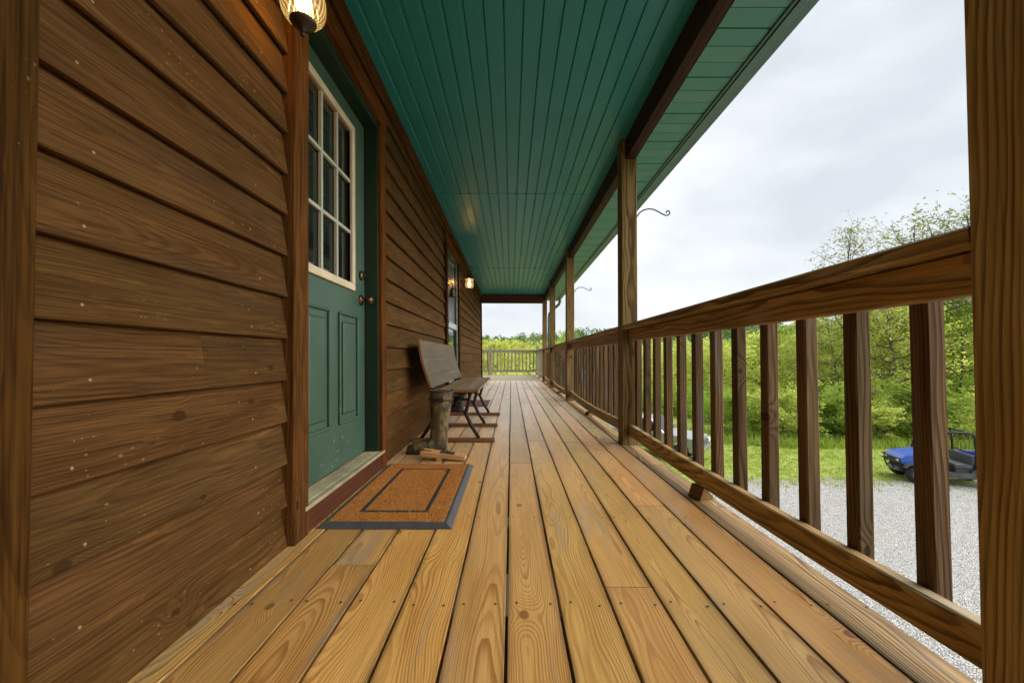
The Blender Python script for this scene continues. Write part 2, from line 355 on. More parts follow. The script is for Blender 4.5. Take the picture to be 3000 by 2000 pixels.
M['rubber_dark'] = plain('black_rubber_inlay', (0.022, 0.022, 0.022), 0.75, bumps=0.4, bscale=220)
M['brown_paint'] = wood('riser_worn_stain', (0.136, 0.0496, 0.024), (0.092, 0.0336, 0.016), (0.056, 0.0208, 0.0096), ring=70, knot=0.1, rough=0.6, bump=0.3, blot=0.3, specks=(0.32, 0.176, 0.088))

def mat_door():
    t = NT('green_door_paint'); tc = t.new('ShaderNodeTexCoord'); P = tc.outputs['Object']
    n = t.noise(P, 5, 5, 0.6).outputs['Fac']; n2 = t.noise(P, 46, 4, 0.7).outputs['Fac']; n3 = t.noise(P, 3.0, 3, 0.5).outputs['Fac']
    col = t.mix(t.smooth(n, 0.3, 0.7), (0.040, 0.086, 0.058), (0.052, 0.103, 0.070))
    z = t.sep(P)[2]
    low = t.smooth(z, 0.75, 0.15, 0.0, 1.0)
    scuff = t.math('MULTIPLY', t.smooth(n2, 0.61, 0.66), t.math('MULTIPLY', low, t.smooth(n3, 0.44, 0.56)))
    col = t.mix(t.math('MULTIPLY', scuff, 0.75), col, (0.34, 0.38, 0.33))
    t.set(Base_Color=col, Roughness=t.math('MULTIPLY_ADD', n, 0.2, 0.36)); t.bump(t.noise(P, 70, 2).outputs['Fac'], 0.05, 0.003)
    return t.m
M['door'] = mat_door()

def mat_coir():
    t = NT('coir_mat'); tc = t.new('ShaderNodeTexCoord'); P = tc.outputs['Object']
    n = t.noise(P, 260, 3, 0.7).outputs['Fac']; n2 = t.noise(P, 14, 4, 0.6).outputs['Fac']
    v = t.new('ShaderNodeTexVoronoi'); v.inputs['Scale'].default_value = 150; t.l.new(P, v.inputs['Vector'])
    col = t.mix(t.smooth(n, 0.3, 0.7), (0.48, 0.185, 0.040), (0.84, 0.40, 0.115))
    col = t.mix(t.smooth(n2, 0.35, 0.7, 0, 0.35), col, (0.74, 0.36, 0.12))
    t.set(Base_Color=col, Roughness=0.95, Specular_IOR_Level=0.1)
    t.bump(t.math('ADD', n, v.outputs['Distance']), 0.9, 0.006); return t.m
M['coir'] = mat_coir()

def mat_camo():
    t = NT('camo_boot'); tc = t.new('ShaderNodeTexCoord'); P = tc.outputs['Object']
    w = t.noise(P, 6, 3, 0.5).outputs['Color']
    q = t.vmath('ADD', t.vmath('MULTIPLY', P, (1, 1, 0.55)), t.vmath('SCALE', w, 0.06))
    n1 = t.noise(q, 26, 4, 0.6).outputs['Fac']; n2 = t.noise(t.vmath('ADD', q, (5, 3, 1)), 15, 4, 0.6).outputs['Fac']
    col = t.ramp(n1, [(0.30, (0.018, 0.012, 0.006)), (0.42, (0.055, 0.038, 0.015)), (0.50, (0.125, 0.083, 0.030)), (0.60, (0.20, 0.145, 0.065)), (0.72, (0.075, 0.064, 0.028))])
    col = t.mix(t.smooth(n2, 0.52, 0.60), col, (0.060, 0.055, 0.026))
    t.set(Base_Color=col, Roughness=0.55); t.bump(n1, 0.15, 0.004); return t.m
M['camo'] = mat_camo()
M['boot_dark'] = plain('dark_boot_rubber', (0.030, 0.024, 0.018), 0.5, var=0.4, vscale=20, bumps=0.2)

def mat_grid_vinyl(): pass
def mat_vent():
    t = NT('green_vinyl_soffit_vented'); tc = t.new('ShaderNodeTexCoord'); P = tc.outputs['Object']; x, y, z = t.sep(P)[:3]
    a = t.math('FRACT', t.math('MULTIPLY', x, 70.0)); b = t.math('FRACT', t.math('MULTIPLY', y, 95.0))
    hole = t.math('MULTIPLY', t.math('LESS_THAN', a, 0.55), t.math('LESS_THAN', b, 0.42))
    t.set(Base_Color=t.mix(hole, (0.088, 0.285, 0.205), (0.045, 0.145, 0.105)), Roughness=0.45); return t.m
M['vent'] = mat_vent()

def mat_leaf(name, c1, c2, c3, trans=0.45):
    t = NT(name); t.n.remove(t.b)
    tc = t.new('ShaderNodeTexCoord'); oi = t.new('ShaderNodeObjectInfo')
    q = t.vmath('ADD', tc.outputs['Object'], t.vmath('SCALE', (13.0, 7.0, 5.0), oi.outputs['Random']))
    n = t.noise(q, 0.55, 4, 0.65).outputs['Fac']; n2 = t.noise(q, 7.0, 2, 0.5).outputs['Fac']
    col = t.mix(t.smooth(n, 0.32, 0.66), c1, c2); col = t.mix(t.smooth(n2, 0.42, 0.75), col, c3)
    col = t.mix(1.0, col, oi.outputs['Color'], 'MULTIPLY')
    d = t.new('ShaderNodeBsdfDiffuse'); tr = t.new('ShaderNodeBsdfTranslucent'); mx = t.new('ShaderNodeMixShader')
    t.l.new(col, d.inputs[0]); t.l.new(t.mix(0.5, col, t.mix(1.0, col, (1.25, 1.2, 0.6), 'MULTIPLY')), tr.inputs[0])
    mx.inputs[0].default_value = trans; t.l.new(d.outputs[0], mx.inputs[1]); t.l.new(tr.outputs[0], mx.inputs[2]); t.l.new(mx.outputs[0], t.out.inputs[0])
    return t.m
M['leaf'] = mat_leaf('spring_leaf', (0.44, 0.51, 0.13), (0.58, 0.63, 0.21), (0.36, 0.45, 0.12), .55)
M['leaf_b'] = mat_leaf('shrub_leaf', (0.29, 0.42, 0.075), (0.42, 0.55, 0.12), (0.22, 0.34, 0.065), .55)
M['leaf_far'] = mat_leaf('far_leaf', (0.11, 0.19, 0.07), (0.18, 0.27, 0.085), (0.07, 0.13, 0.06), 0.3)
M['leaf_sparse'] = mat_leaf('young_leaf', (0.20, 0.26, 0.06), (0.29, 0.34, 0.09), (0.13, 0.16, 0.06))
M['bark'] = plain('grey_brown_bark', (0.1275, 0.1054, 0.085), 0.9, var=0.4, vscale=6, bumps=0.6, bscale=18)

def mat_grass():
    t = NT('lawn_grass'); tc = t.new('ShaderNodeTexCoord'); P = tc.outputs['Object']
    n = t.noise(P, 0.35, 5, 0.6).outputs['Fac']; n2 = t.noise(P, 5.0, 5, 0.7).outputs['Fac']; n3 = t.noise(t.vmath('MULTIPLY', P, (60, 60, 60)), 1.0, 3, 0.7).outputs['Fac']
    col = t.mix(t.smooth(n, 0.35, 0.65), (0.26, 0.34, 0.065), (0.36, 0.42, 0.11))
    col = t.mix(t.smooth(n2, 0.45, 0.75, 0, 0.6), col, (0.36, 0.36, 0.12))
    col = t.mix(t.smooth(n3, 0.40, 0.72, 0, 0.40), col, (0.17, 0.24, 0.04))
    t.set(Base_Color=col, Roughness=0.95, Specular_IOR_Level=0.1); t.bump(t.math('ADD', n2, n3), 0.8, 0.05); return t.m
M['grass'] = mat_grass()
M['blade'] = mat_leaf('grass_blade', (0.28, 0.38, 0.065), (0.37, 0.46, 0.11), (0.22, 0.32, 0.05), 0.45)
def mat_gravel():
    t = NT('gravel_lot'); tc = t.new('ShaderNodeTexCoord'); P = tc.outputs['Object']
    v = t.new('ShaderNodeTexVoronoi'); v.inputs['Scale'].default_value = 38; t.l.new(P, v.inputs['Vector'])
    v2 = t.new('ShaderNodeTexVoronoi'); v2.inputs['Scale'].default_value = 60; t.l.new(P, v2.inputs['Vector'])
    g = t.sep(v.outputs['Color'])[0]
    col = t.ramp(g, [(0.0, (0.36, 0.36, 0.35)), (0.5, (0.54, 0.54, 0.53)), (1.0, (0.70, 0.70, 0.68))])
    col = t.mix(t.smooth(v.outputs['Distance'], 0.42, 0.75), col, (0.20, 0.20, 0.195))
    col = t.mix(t.smooth(t.sep(v2.outputs['Color'])[1], 0.6, 0.9, 0, 0.5), col, (0.25, 0.245, 0.235))
    n = t.noise(P, 0.7, 5, 0.65).outputs['Fac']
    col = t.mix(t.smooth(n, 0.56, 0.70, 0, 0.6), col, (0.42, 0.34, 0.24))
    nb = t.noise(P, 3.2, 4, 0.65).outputs['Fac']
    col = t.mix(t.smooth(nb, 0.62, 0.72, 0, 0.5), col, (0.24, 0.19, 0.13))
    ey = t.math('ADD', t.sep(P)[1], t.math('MULTIPLY', nb, 1.6))
    col = t.mix(t.smooth(ey, 14.6, 15.6, 0, .75), col, (0.30, 0.27, 0.15))
    t.set(Base_Color=col, Roughness=0.9, Specular_IOR_Level=0.2)
    t.bump(t.math('SUBTRACT', 1.0, v.outputs['Distance']), 0.9, 0.04); return t.m
M['gravel'] = mat_gravel()
def mat_pebble():
    t = NT('gravel_stone'); tc = t.new('ShaderNodeTexCoord')
    v = t.new('ShaderNodeTexVoronoi'); v.inputs['Scale'].default_value = 9; t.l.new(tc.outputs['Object'], v.inputs['Vector'])
    t.set(Base_Color=t.ramp(t.sep(v.outputs['Color'])[0], [(0.0, (0.34, 0.34, 0.335)), (1.0, (0.68, 0.68, 0.66))]), Roughness=0.85); return t.m
M['pebble'] = mat_pebble()
def mat_hill():
    t = NT('wooded_hill'); tc = t.new('ShaderNodeTexCoord'); P = tc.outputs['Object']
    n = t.noise(P, 0.06, 6, 0.7).outputs['Fac']; n2 = t.noise(P, 0.35, 4, 0.6).outputs['Fac']
    col = t.mix(t.smooth(n, 0.35, 0.65), (0.045, 0.085, 0.055), (0.11, 0.17, 0.07)); col = t.mix(t.smooth(n2, 0.45, 0.7), col, (0.03, 0.055, 0.04))
    t.set(Base_Color=col, Roughness=1.0, Specular_IOR_Level=0.0); t.bump(n2, 1.0, 2.0); return t.m
M['hill'] = mat_hill()

GZ = -3.75                                   # yard level below the porch deck
# ------------------------------------------------------------------ setting: ground, lot, hills
g = MB()
nx = 24
g.add([(-2500, -2500, GZ), (2500, -2500, GZ), (2500, 2500, GZ), (-2500, 2500, GZ)], [(0, 1, 2, 3)])
tag(g.build('ground', M['grass']), kind='structure')
edge = []
for i in range(41):
    x = 2.0 + i*1.3
    y = 14.9 + 0.25*math.sin(x*1.7) + 0.3*mnoise.noise((x*0.5, 0, 0)) - max(0, 7.0 - x)*0.9
    edge.append((x, y, GZ+0.006))
gv = [(54, -30, GZ+0.006), (1.3, -30, GZ+0.006), (1.3, 9.0, GZ+0.006)] + edge
g = MB(); g.add(gv, [tuple(range(len(gv)))]); tag(g.build('gravel_lot', M['gravel']), kind='structure')
M['soil'] = plain('bare_soil', (0.045, 0.032, 0.022), 0.95, var=0.3, vscale=3)
tag(MB().add([(-1.2, -8, GZ+0.003), (1.296, -8, GZ+0.003), (1.296, 17, GZ+0.003), (-1.2, 17, GZ+0.003)], [(0, 1, 2, 3)]).build('soil_bed', M['soil']), kind='structure')
# loose stones on the lot, nearest band
rs = np.random.RandomState(3)
def pebbles(n, xr, yr, s0, s1):
    base = np.array([(1,0,0),(0,1,0),(-1,0,0),(0,-1,0),(0,0,0.75),(0,0,-0.3)], float)
    tri = [(0,1,4),(1,2,4),(2,3,4),(3,0,4)]
    vs = []; fs = []
    for i in range(n):
        x = rs.uniform(*xr); y = rs.uniform(*yr)
        lim = 14.7 - max(0, 7.0-x)*0.9
        if y > lim: continue
        s = rs.uniform(s0, s1); a = rs.uniform(0, 6.28); ca, sa = math.cos(a), math.sin(a)
        b = len(vs); sc = (s, s*rs.uniform(0.5, 0.9), s*rs.uniform(0.5, 0.9))
        for (u, v, w) in base[:5]:
            u *= sc[0]*rs.uniform(0.8, 1.2); v *= sc[1]; w *= sc[2]
            vs.append((x+u*ca-v*sa, y+u*sa+v*ca, GZ+0.01+w))
        fs += [tuple(b+k for k in t) for t in tri]
    return vs, fs
pv, pf = pebbles(26000, (4.5, 15), (4.0, 14.7), 0.008, 0.022)
me = bpy.data.meshes.new('gravel_stones'); me.from_pydata(pv, [], pf); me.materials.append(M['pebble'])
tag(link(bpy.data.objects.new('gravel_stones', me)), 'loose grey gravel stones strewn over the parking lot', 'gravel', kind='stuff')
# grass tufts along the lot edge and at the wood's edge
def tufts(n, fn, h0, h1, w=0.02, blades=5):
    vs = np.zeros((n*blades*4, 3), np.float32); k = 0
    for i in range(n):
        x, y, hs = fn()
        for b in range(blades):
            a = rs.uniform(0, 6.28); h = rs.uniform(h0, h1)*hs; lx, ly = math.cos(a), math.sin(a); sp = rs.uniform(0.02, 0.10); ln = rs.uniform(0.1, 0.5)*h
            bx, by = x+lx*sp, y+ly*sp
            vs[k] = (bx-ly*w, by+lx*w, GZ); vs[k+1] = (bx+ly*w, by-lx*w, GZ)
            vs[k+2] = (bx+lx*ln+ly*w*.3, by+ly*ln-lx*w*.3, GZ+h); vs[k+3] = (bx+lx*ln-ly*w*.3, by+ly*ln+lx*w*.3, GZ+h); k += 4
    return vs
def tf_lawn():
    x = rs.uniform(2, 34); y = rs.uniform(14.6, 22.0); return x, y - max(0, 7-x)*0.9, 1.0
def tf_edge():
    x = rs.uniform(0, 48); y = rs.uniform(19.6, 23.0) + max(0, 14-x)*0.35; return x, y, 1.0
tag(quads_obj('lawn_blades', tufts(9000, tf_lawn, 0.03, 0.09, 0.012), M['blade']), 'short mown lawn grass beyond the gravel lot', 'grass', kind='stuff')
def tf_weed():
    x = rs.uniform(4, 30); return x, 14.75 - abs(rs.normal())*.7 - max(0, 7-x)*0.9, 1.0
tag(quads_obj('lot_weeds', tufts(900, tf_weed, 0.03, 0.12, 0.010), M['blade']), 'scattered weeds growing into the ragged edge of the gravel', 'grass', kind='stuff')
tag(quads_obj('tall_grass', tufts(5000, tf_edge, 0.15, 0.5, 0.02), M['blade']), 'tall unmown grass at the edge of the wood', 'grass', kind='stuff')

# distant wooded ridge
def hill_h(x, y):
    d = (y-150)/220.0
    base = (9 + 13*max(0, min(1, (x+80)/330.0))) + 4*mnoise.noise((x*0.012, y*0.012, 3))
    return GZ - 1 + max(0, min(1, d))**0.8 * base*1.55
def hill_obj(name, x0, x1, y0, y1, nx, ny):
    vs = []; fs = []
    for j in range(ny+1):
        for i in range(nx+1):
            x = x0+(x1-x0)*i/nx; y = y0+(y1-y0)*j/ny
            vs.append((x, y, hill_h(x, y) + 1.2*mnoise.noise((x*0.08, y*0.08, 0))))
    for j in range(ny):
        for i in range(nx): a = j*(nx+1)+i; fs.append((a, a+1, a+nx+2, a+nx+1))
    m = MB(); m.add(vs, fs, True); return tag(m.build(name, M['hill']), kind='structure')
hill_obj('hill', -260, 620, 150, 520, 110, 40)

# ------------------------------------------------------------------ foliage builders
def leaf_quads(cent, size, rng, flat=0.35):
    n = len(cent); c = np.asarray(cent, np.float32)
    u = rng.normal(size=(n, 3)); u[:, 2] *= flat; u /= np.linalg.norm(u, axis=1)[:, None] + 1e-9
    w = rng.normal(size=(n, 3)); w -= (w*u).sum(1)[:, None]*u; w /= np.linalg.norm(w, axis=1)[:, None] + 1e-9
    s = (size*rng.uniform(0.6, 1.35, n))[:, None]
    v = np.empty((n, 4, 3), np.float32)
    v[:, 0] = c - u*s; v[:, 1] = c + w*s*0.45; v[:, 2] = c + u*s; v[:, 3] = c - w*s*0.45
    return v.reshape(-1, 3)
def grow(rng, h, crown_r, crown_z0, n1, n2, leaves_per, lsize, lean=0.0, up=0.5, trunk_r=0.14, droop=0.0, spread=0.45, sides=5):
    """trunk + limbs + twigs; returns (MB wood, leaf centres)"""
    m = MB(); cents = []
    trunk = [Vector((0, 0, 0))]; x = y = 0
    for i in range(1, 9):
        x += rng.uniform(-.05, .05)*h*.35 + lean*h/8; y += rng.uniform(-.05, .05)*h*.35
        trunk.append(Vector((x, y, h*0.94*i/8)))
    m.tube(trunk, [trunk_r*(1-0.85*i/8) for i in range(9)], n=7, caps=False)
    def tp(f):
        k = f*8; i = min(7, int(k)); return trunk[i].lerp(trunk[i+1], k-i)
    for i in range(n1):
        f = crown_z0 + (0.98-crown_z0)*((i+rng.uniform(0, .9))/n1)
        b = tp(min(f, .995)); a = i*2.4 + rng.uniform(-.5, .5)
        prof = math.sin(math.pi*min(1, max(0.05, 0.18+0.75*(f-crown_z0)/(1-crown_z0))))**0.8
        L = crown_r*prof*rng.uniform(.7, 1.15)
        d = Vector((math.cos(a), math.sin(a), up*rng.uniform(.3, 1.3))).normalized()
        pts = [b]; 
        for s in range(1, 5):
            d = (d + Vector((rng.uniform(-.25, .25), rng.uniform(-.25, .25), rng.uniform(-.15, .22)-droop*s*.12))).normalized()
            pts.append(pts[-1] + d*L/4)
        r0 = trunk_r*(1-.8*f)*.55
        m.tube(pts, [r0, r0*.8, r0*.6, r0*.4, r0*.18], n=sides, caps=False)
        for j in range(n2):
            g = .25 + .75*(j+rng.uniform(0, 1))/n2; k = min(3.99, g*4); q = pts[int(k)].lerp(pts[int(k)+1], k-int(k))
            d2 = Vector((rng.normal(), rng.normal(), rng.normal()*.6+.3-droop)).normalized(); L2 = L*spread*rng.uniform(.5, 1.1)
            e = q + d2*L2*.55; e2 = e + (d2+Vector((rng.uniform(-.4, .4), rng.uniform(-.4, .4), .1-droop*.8))).normalized()*L2*.45
            m.tube([q, e, e2], [r0*.32, r0*.2, r0*.06], n=3, caps=False)
            for _ in range(leaves_per):
                tt = rng.uniform(.15, 1.1); p = (q.lerp(e, tt*2) if tt < .5 else e.lerp(e2, tt*2-1))
                cents.append((p.x+rng.normal()*L2*.16, p.y+rng.normal()*L2*.16, p.z+rng.normal()*L2*.13))
    return m, cents
def make_tree(name, seed, leafmat, h, crown_r, z0, n1, n2, lp, ls, **kw):
    rng = np.random.RandomState(seed)
    m, c = grow(rng, h, crown_r, z0, n1, n2, lp, ls, **kw)
    root = empty(name)
    m.build('trunk', M['bark'], root)
    quads_obj('crown', leaf_quads(c, ls, rng), leafmat, root)
    return root
def px2x(px, Y): return (px-1498.0)/1167.0*Y
def top2h(py, Y): return CAM_H + (1046.0-py)/1167.0*Y - GZ

protos = {
 'a': make_tree('leafy_tree', 11, M['leaf'], 10, 4.2, .12, 28, 13, 42, .105, up=.55),
 'b': make_tree('leafy_tree', 12, M['leaf'], 10, 4.8, .10, 28, 13, 42, .105, up=.35, droop=.25),
 'c': make_tree('leafy_tree', 13, M['leaf_b'], 10, 3.8, .06, 28, 13, 42, .10, up=.7),
 'd': make_tree('leafy_tree', 14, M['leaf'], 10, 5.0, .18, 22, 11, 36, .11, up=.25, lean=.12, trunk_r=.2),
 's': make_tree('sparse_tree', 15, M['leaf_sparse'], 10, 2.6, .45, 22, 9, 7, .066, up=1.3, spread=.5, trunk_r=.13),
 't': make_tree('sparse_tree', 16, M['leaf_sparse'], 10, 3.6, .42, 22, 10, 12, .070, up=.7, spread=.55, trunk_r=.17),
 'w': make_tree('bushy_tree', 17, M['leaf'], 6, 3.0, .02, 26, 13, 38, .09, up=.7, droop=.2, trunk_r=.12),
 'x': make_tree('leafy_shrub', 18, M['leaf_b'], 2.4, 1.6, .02, 24, 10, 30, .062, up=.9, trunk_r=.05),
 'y': make_tree('leafy_shrub', 19, M['leaf'], 2.4, 1.8, .02, 24, 10, 30, .062, up=.6, droop=.2, trunk_r=.05),
}
HP = {'a': 10, 'b': 10, 'c': 10, 'd': 10, 's': 10, 't': 10, 'w': 6, 'x': 2.4, 'y': 2.4}
used = set()
def place_tree(k, px, Y, ytop, label, group, sc_xy=1.0, col=(1, 1, 1), cat='tree', X=None):
    o = protos[k] if k not in used else copy_tree(protos[k]); used.add(k)
    h = top2h(ytop, Y); s = h/HP[k]
    o.location = (px2x(px, Y) if X is None else X, Y, GZ-0.05); o.scale = (s*sc_xy, s*sc_xy, s); o.rotation_euler = (0, 0, rc(0, 6.28))
    tag(o, label, cat, group)
    for ch in o.children: ch.color = (*col, 1)
    return o
GW = 'trees at the edge of the wood'
right_trees = [
 ('a', 1915, 62, 1004, 'pale green tree seen through the narrow baluster gaps beside the second post', .9),
 ('b', 1995, 58, 1000, 'far tree above the silver vehicle seen between balusters', .9),
 ('c', 2075, 52, 992, 'dark green far tree just right of the silver vehicle', .8),
 ('w', 2150, 46, 996, 'broad bushy tree over the lawn, left of the middle balusters', .9),
 ('a', 2230, 42, 978, 'light green tree behind the lawn at the middle of the railing', .8),
 ('c', 2300, 40, 955, 'deep green tree behind the lawn, right of the railing middle', .8),
 ('b', 2385, 34, 930, 'yellow green spreading tree left of the two sparse treetops', .8),
 ('d', 2470, 30, 880, 'leaning tree with bare dark limbs under the left sparse treetop', .85),
 ('a', 2555, 31, 850, 'full light green tree left of the parked blue vehicle', .8),
 ('d', 2625, 27, 815, 'tree with a forked dark trunk right behind the blue vehicle', .8),
 ('b', 2720, 30, 800, 'spreading yellow green tree above the blue vehicle cage', .8),
 ('c', 2800, 27, 830, 'dense deep green tree beside the nearest post', .8),
 ('a', 2890, 31, 760, 'light green tree half hidden by the nearest post', .8),
 ('b', 3010, 30, 760, 'green tree just beyond the nearest post', .8),
]
for (k, px, Y, yt, lab, sx) in right_trees:
    v = rc(.85, 1.15); place_tree(k, px, Y, yt, lab, GW, sx, (v, v*rc(.92, 1.05), v*rc(.85, 1.1)))
place_tree('s', 2480, 27, 648, 'sparse upright tree with twiggy bare top above the handrail', None, .85)
place_tree('t', 2735, 28, 628, 'wide thinly leaved tree reaching over the handrail left of the post', None, 1.0)
place_tree('t', 2890, 27, 575, 'tall thinly leaved treetop beside the nearest post', None, .95, (.8, .85, .7))
far_trees = [
 ('a', 1418, 50, 996, 'tree beyond the far railing beside the house corner', .7), ('w', 1450, 44, 1000, 'bushy tree left of middle beyond the far railing', 1.0),
 ('b', 1482, 47, 986, 'tallest round tree in the middle beyond the far railing', .75), ('w', 1515, 52, 998, 'bushy tree right of middle beyond the far railing', .9),
 ('t', 1556, 56, 984, 'thin pale tree beyond the far corner post', .8), ('c', 1668, 38, 968, 'bright green round tree between the third and fourth posts', .62),
 ('c', 1626, 60, 1000, 'distant tree behind the downspout', .7), ('a', 1740, 70, 1004, 'far tree low over the handrail right of the third post', .8),
]
for (k, px, Y, yt, lab, sx) in far_trees:
    v = rc(.95, 1.2); place_tree(k, px, Y, yt, lab, 'trees beyond the far end of the porch', sx, (v*1.05, v, v*rc(.9, 1.1)))
# shrubs along the edge of the lawn and below the far railing
shrubs = [('x', 2150, 22.6, 2.1, 'low green shrub at the lawn edge, left of the middle balusters', .9), ('y', 2290, 22.3, 2.5, 'yellow green shrub at the lawn edge under the middle of the railing', 1.05),
 ('x', 2440, 22.0, 2.3, 'deep green shrub at the lawn edge under the left sparse treetop', .8), ('y', 2560, 21.6, 2.0, 'small bright shrub at the lawn edge just left of the blue vehicle', 1.1),
 ('x', 2690, 21.4, 2.9, 'dark leafy shrub right behind the blue vehicle cage', .72), ('y', 2810, 21.8, 2.4, 'green shrub behind the blue vehicle bed beside the nearest post', .95)]
for (k, px, Y, h, lab, v) in shrubs:
    place_tree(k, px, Y, 1046 + (CAM_H-GZ-h)*1167/Y, lab, 'shrubs along the lawn edge', 1.25, (v, v, v), 'shrub')
# the wood behind: one mass
def wood_mass(name, label, spots, lsize, per, mat, seed):
    rng = np.random.RandomState(seed); out = []
    for (x, y, zb, h, r) in spots:
        n = per; d = rng.normal(size=(n, 3)); d /= np.linalg.norm(d, axis=1)[:, None]
        rr = rng.uniform(.45, 1.0, n)**.6; lump = 1 + .28*np.sin(d[:, 0]*5+x)*np.cos(d[:, 1]*4+y) + .2*np.sin(d[:, 2]*7+x*2)
        c = d*(rr*lump)[:, None]*np.array((r, r, h*.5)) + np.array((x, y, zb+h*.5))
        c[:, 2] = np.maximum(c[:, 2], zb); out.append(c)
    return tag(quads_obj(name, leaf_quads(np.concatenate(out), lsize, rng, .5), mat), label, 'wood', kind='stuff')
sp = []
for i in range(95):
    Y = rc(36, 74); px = rc(1720, 3150); yt = 1010 - max(0, px-1900)*.085 + rc(-4, 22)
    h = min(top2h(yt, Y), 13); sp.append((px2x(px, Y), Y, GZ, h, rc(2.2, 3.6)))
wood_mass('woodland', 'dense light green woodland filling the view beyond the lawn', sp, .20, 1700, M['leaf'], 5)
sp = []
for i in range(64):
    px = 1850 + i*18 + rc(-12, 12); Y = 23.2 + max(0, (2250-px))*0.028 + rc(-.8, 1.4); sp.append((px2x(px, Y), Y, GZ, rc(1.4, 3.1), rc(.8, 1.5)))
wood_mass('undergrowth', 'tangled green undergrowth along the foot of the wood', sp, .085, 1100, M['leaf_b'], 9)
sp = []
for i in range(26):
    px = 1395 + i*9 + rc(-5, 5); Y = rc(21, 31); sp.append((px2x(px, Y), Y, GZ, rc(2.2, 3.9), rc(1.0, 1.7)))
wood_mass('thicket', 'bright green thicket low behind the far railing', sp, .14, 620, M['leaf'], 10)
sp = []
for i in range(26):
    Y = rc(60, 110); px = rc(1390, 1720); yt = rc(1000, 1012); sp.append((px2x(px, Y), Y, GZ, top2h(yt, Y), rc(3, 4.5)))
wood_mass('far_thicket', 'pale green thicket far behind the end of the porch', sp, .38, 600, M['leaf'], 6)
sp = []
for i in range(520):
    Y = rc(155, 400); px = rc(1300, 3200); x = px2x(px, Y); sp.append((x, Y, hill_h(x, Y)-1, rc(6, 10), rc(3.5, 6)))
wood_mass('hillside_wood', 'dark bluish green wood covering the distant ridge', sp, 1.1, 90, M['leaf_far'], 8)

# ------------------------------------------------------------------ deck
deck = empty('deck', kind='structure')
PITCH = 0.148; E0 = -0.0066; GAP = 0.0075
joints = {-6: [3.1, 7.0], -5: [-0.2, 4.4, 8.1], -4: [1.36, 5.2, 8.9], -3: [2.9, 6.6], -2: [0.2, 3.9, 7.6], -1: [4.6, 8.3], 0: [2.65, 6.3, 9.9],
          1: [0.35, 3.35, 7.0], 2: [1.235, 4.9, 8.6], 3: [3.3, 6.9], 4: [1.9, 5.6, 9.2], 5: [3.45, 7.2], 6: [2.62, 6.2, 9.8]}
for k in range(-6, 7):
    a = E0 + k*PITCH; b = a + PITCH - GAP
    if k == -6: a = -0.875
    if k == 6: b = 1.012
    ys = [-2.2] + joints[k] + [11.85]
    for y0, y1 in zip(ys[:-1], ys[1:]):
        mid = (y0+y1)/2; far = max(0.0, min(1.0, (y0+0.6)/4.0))
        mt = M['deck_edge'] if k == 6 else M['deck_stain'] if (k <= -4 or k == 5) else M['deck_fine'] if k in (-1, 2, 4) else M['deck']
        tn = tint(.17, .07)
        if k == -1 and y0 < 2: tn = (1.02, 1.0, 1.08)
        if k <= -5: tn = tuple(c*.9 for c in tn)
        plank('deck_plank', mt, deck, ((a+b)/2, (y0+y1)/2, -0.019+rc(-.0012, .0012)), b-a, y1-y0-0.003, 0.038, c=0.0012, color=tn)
y = 11.858
while y < 15.6:
    plank('deck_plank', M['grey_rail'], deck, (-1.24, y+0.07, -0.019+rc(-.001, .001)), 0.141, 4.5, 0.038, xdir=(0, -1, 0), ydir=(1, 0, 0), c=0.005, color=tuple(np.array(tint(.08))*1.15)); y += PITCH  # tint brightened to paint in the open sky light past the roof
for yj in [-1.9+0.61*i for i in range(29)]:
    plank('joist', M['beam'], deck, (0.06, yj, -0.14), 0.19, 1.8, 0.038, xdir=(0, 0, 1), ydir=(1, 0, 0))
plank('rim_joist', M['rail'], deck, (0.985, 4.8, -0.155), 0.22, 14.0, 0.038, xdir=(0, 0, 1), ydir=(0, 1, 0))
for yj in (-1.0, 3.2, 6.4, 9.2, 11.4, 15.4):
    plank('support_post', M['post'], deck, (0.90, yj, (GZ-0.27)/2), 0.127, -GZ-0.27, 0.127, xdir=(1, 0, 0), ydir=(0, 0, 1))
nm = MB()
for k in range(-6, 7):
    xc = E0 + k*PITCH + .071
    for yj in [-1.9+0.61*i for i in range(23)]:
        for s in (-.048, .046):
            if xc+s < -.8: continue
            cx, cy = xc+s+rc(-.008, .008), yj+rc(-.012, .012)
            nm.add([(cx+.0042*math.cos(a), cy+.0042*math.sin(a), .0016) for a in (0, 1.05, 2.09, 3.14, 4.19, 5.24)], [(0, 1, 2, 3, 4, 5)])
tag(nm.build('nail_heads', M['nail'], deck), kind='stuff')

# ------------------------------------------------------------------ house wall (leans a hair outward at the top)
house = empty('house', label='brown lap-sided house wall with two green doors along the porch', cat='house')
WX = -0.818; LEAN = -0.0165
house.location = (WX, 0, 0); house.rotation_euler = (0, LEAN, 0)
CEIL = CAM_H + 1.785
ZV = (0, 0, 1); YV = (0, 1, 0)
D1 = (1.560, 2.535); D2 = (5.165, 6.25); HEAD = 2.19
def hbox(name, mat, a, b, c=0.0):
    return MB().box(a, b, c).build(name, mat, house)
for (y0, y1) in ((-4, D1[0]-.03), (D1[1]+.03, D2[0]-.03), (D2[1]+.03, 11.18)):
    hbox('wall', M['wall_core'], (-.12, y0, -.4), (-.033, y1, 2.62))
for (y0, y1) in ((D1[0]-.03, D1[1]+.03), (D2[0]-.03, D2[1]+.03)):
    hbox('wall', M['wall_core'], (-.12, y0, HEAD+.02), (-.033, y1, 2.62)); hbox('wall', M['wall_core'], (-.12, y0, -.4), (-.033, y1, 0.02))
hbox('wall_body', M['wall_core'], (-5.5, -4, GZ-.2), (-.24, 11.17, 2.6))
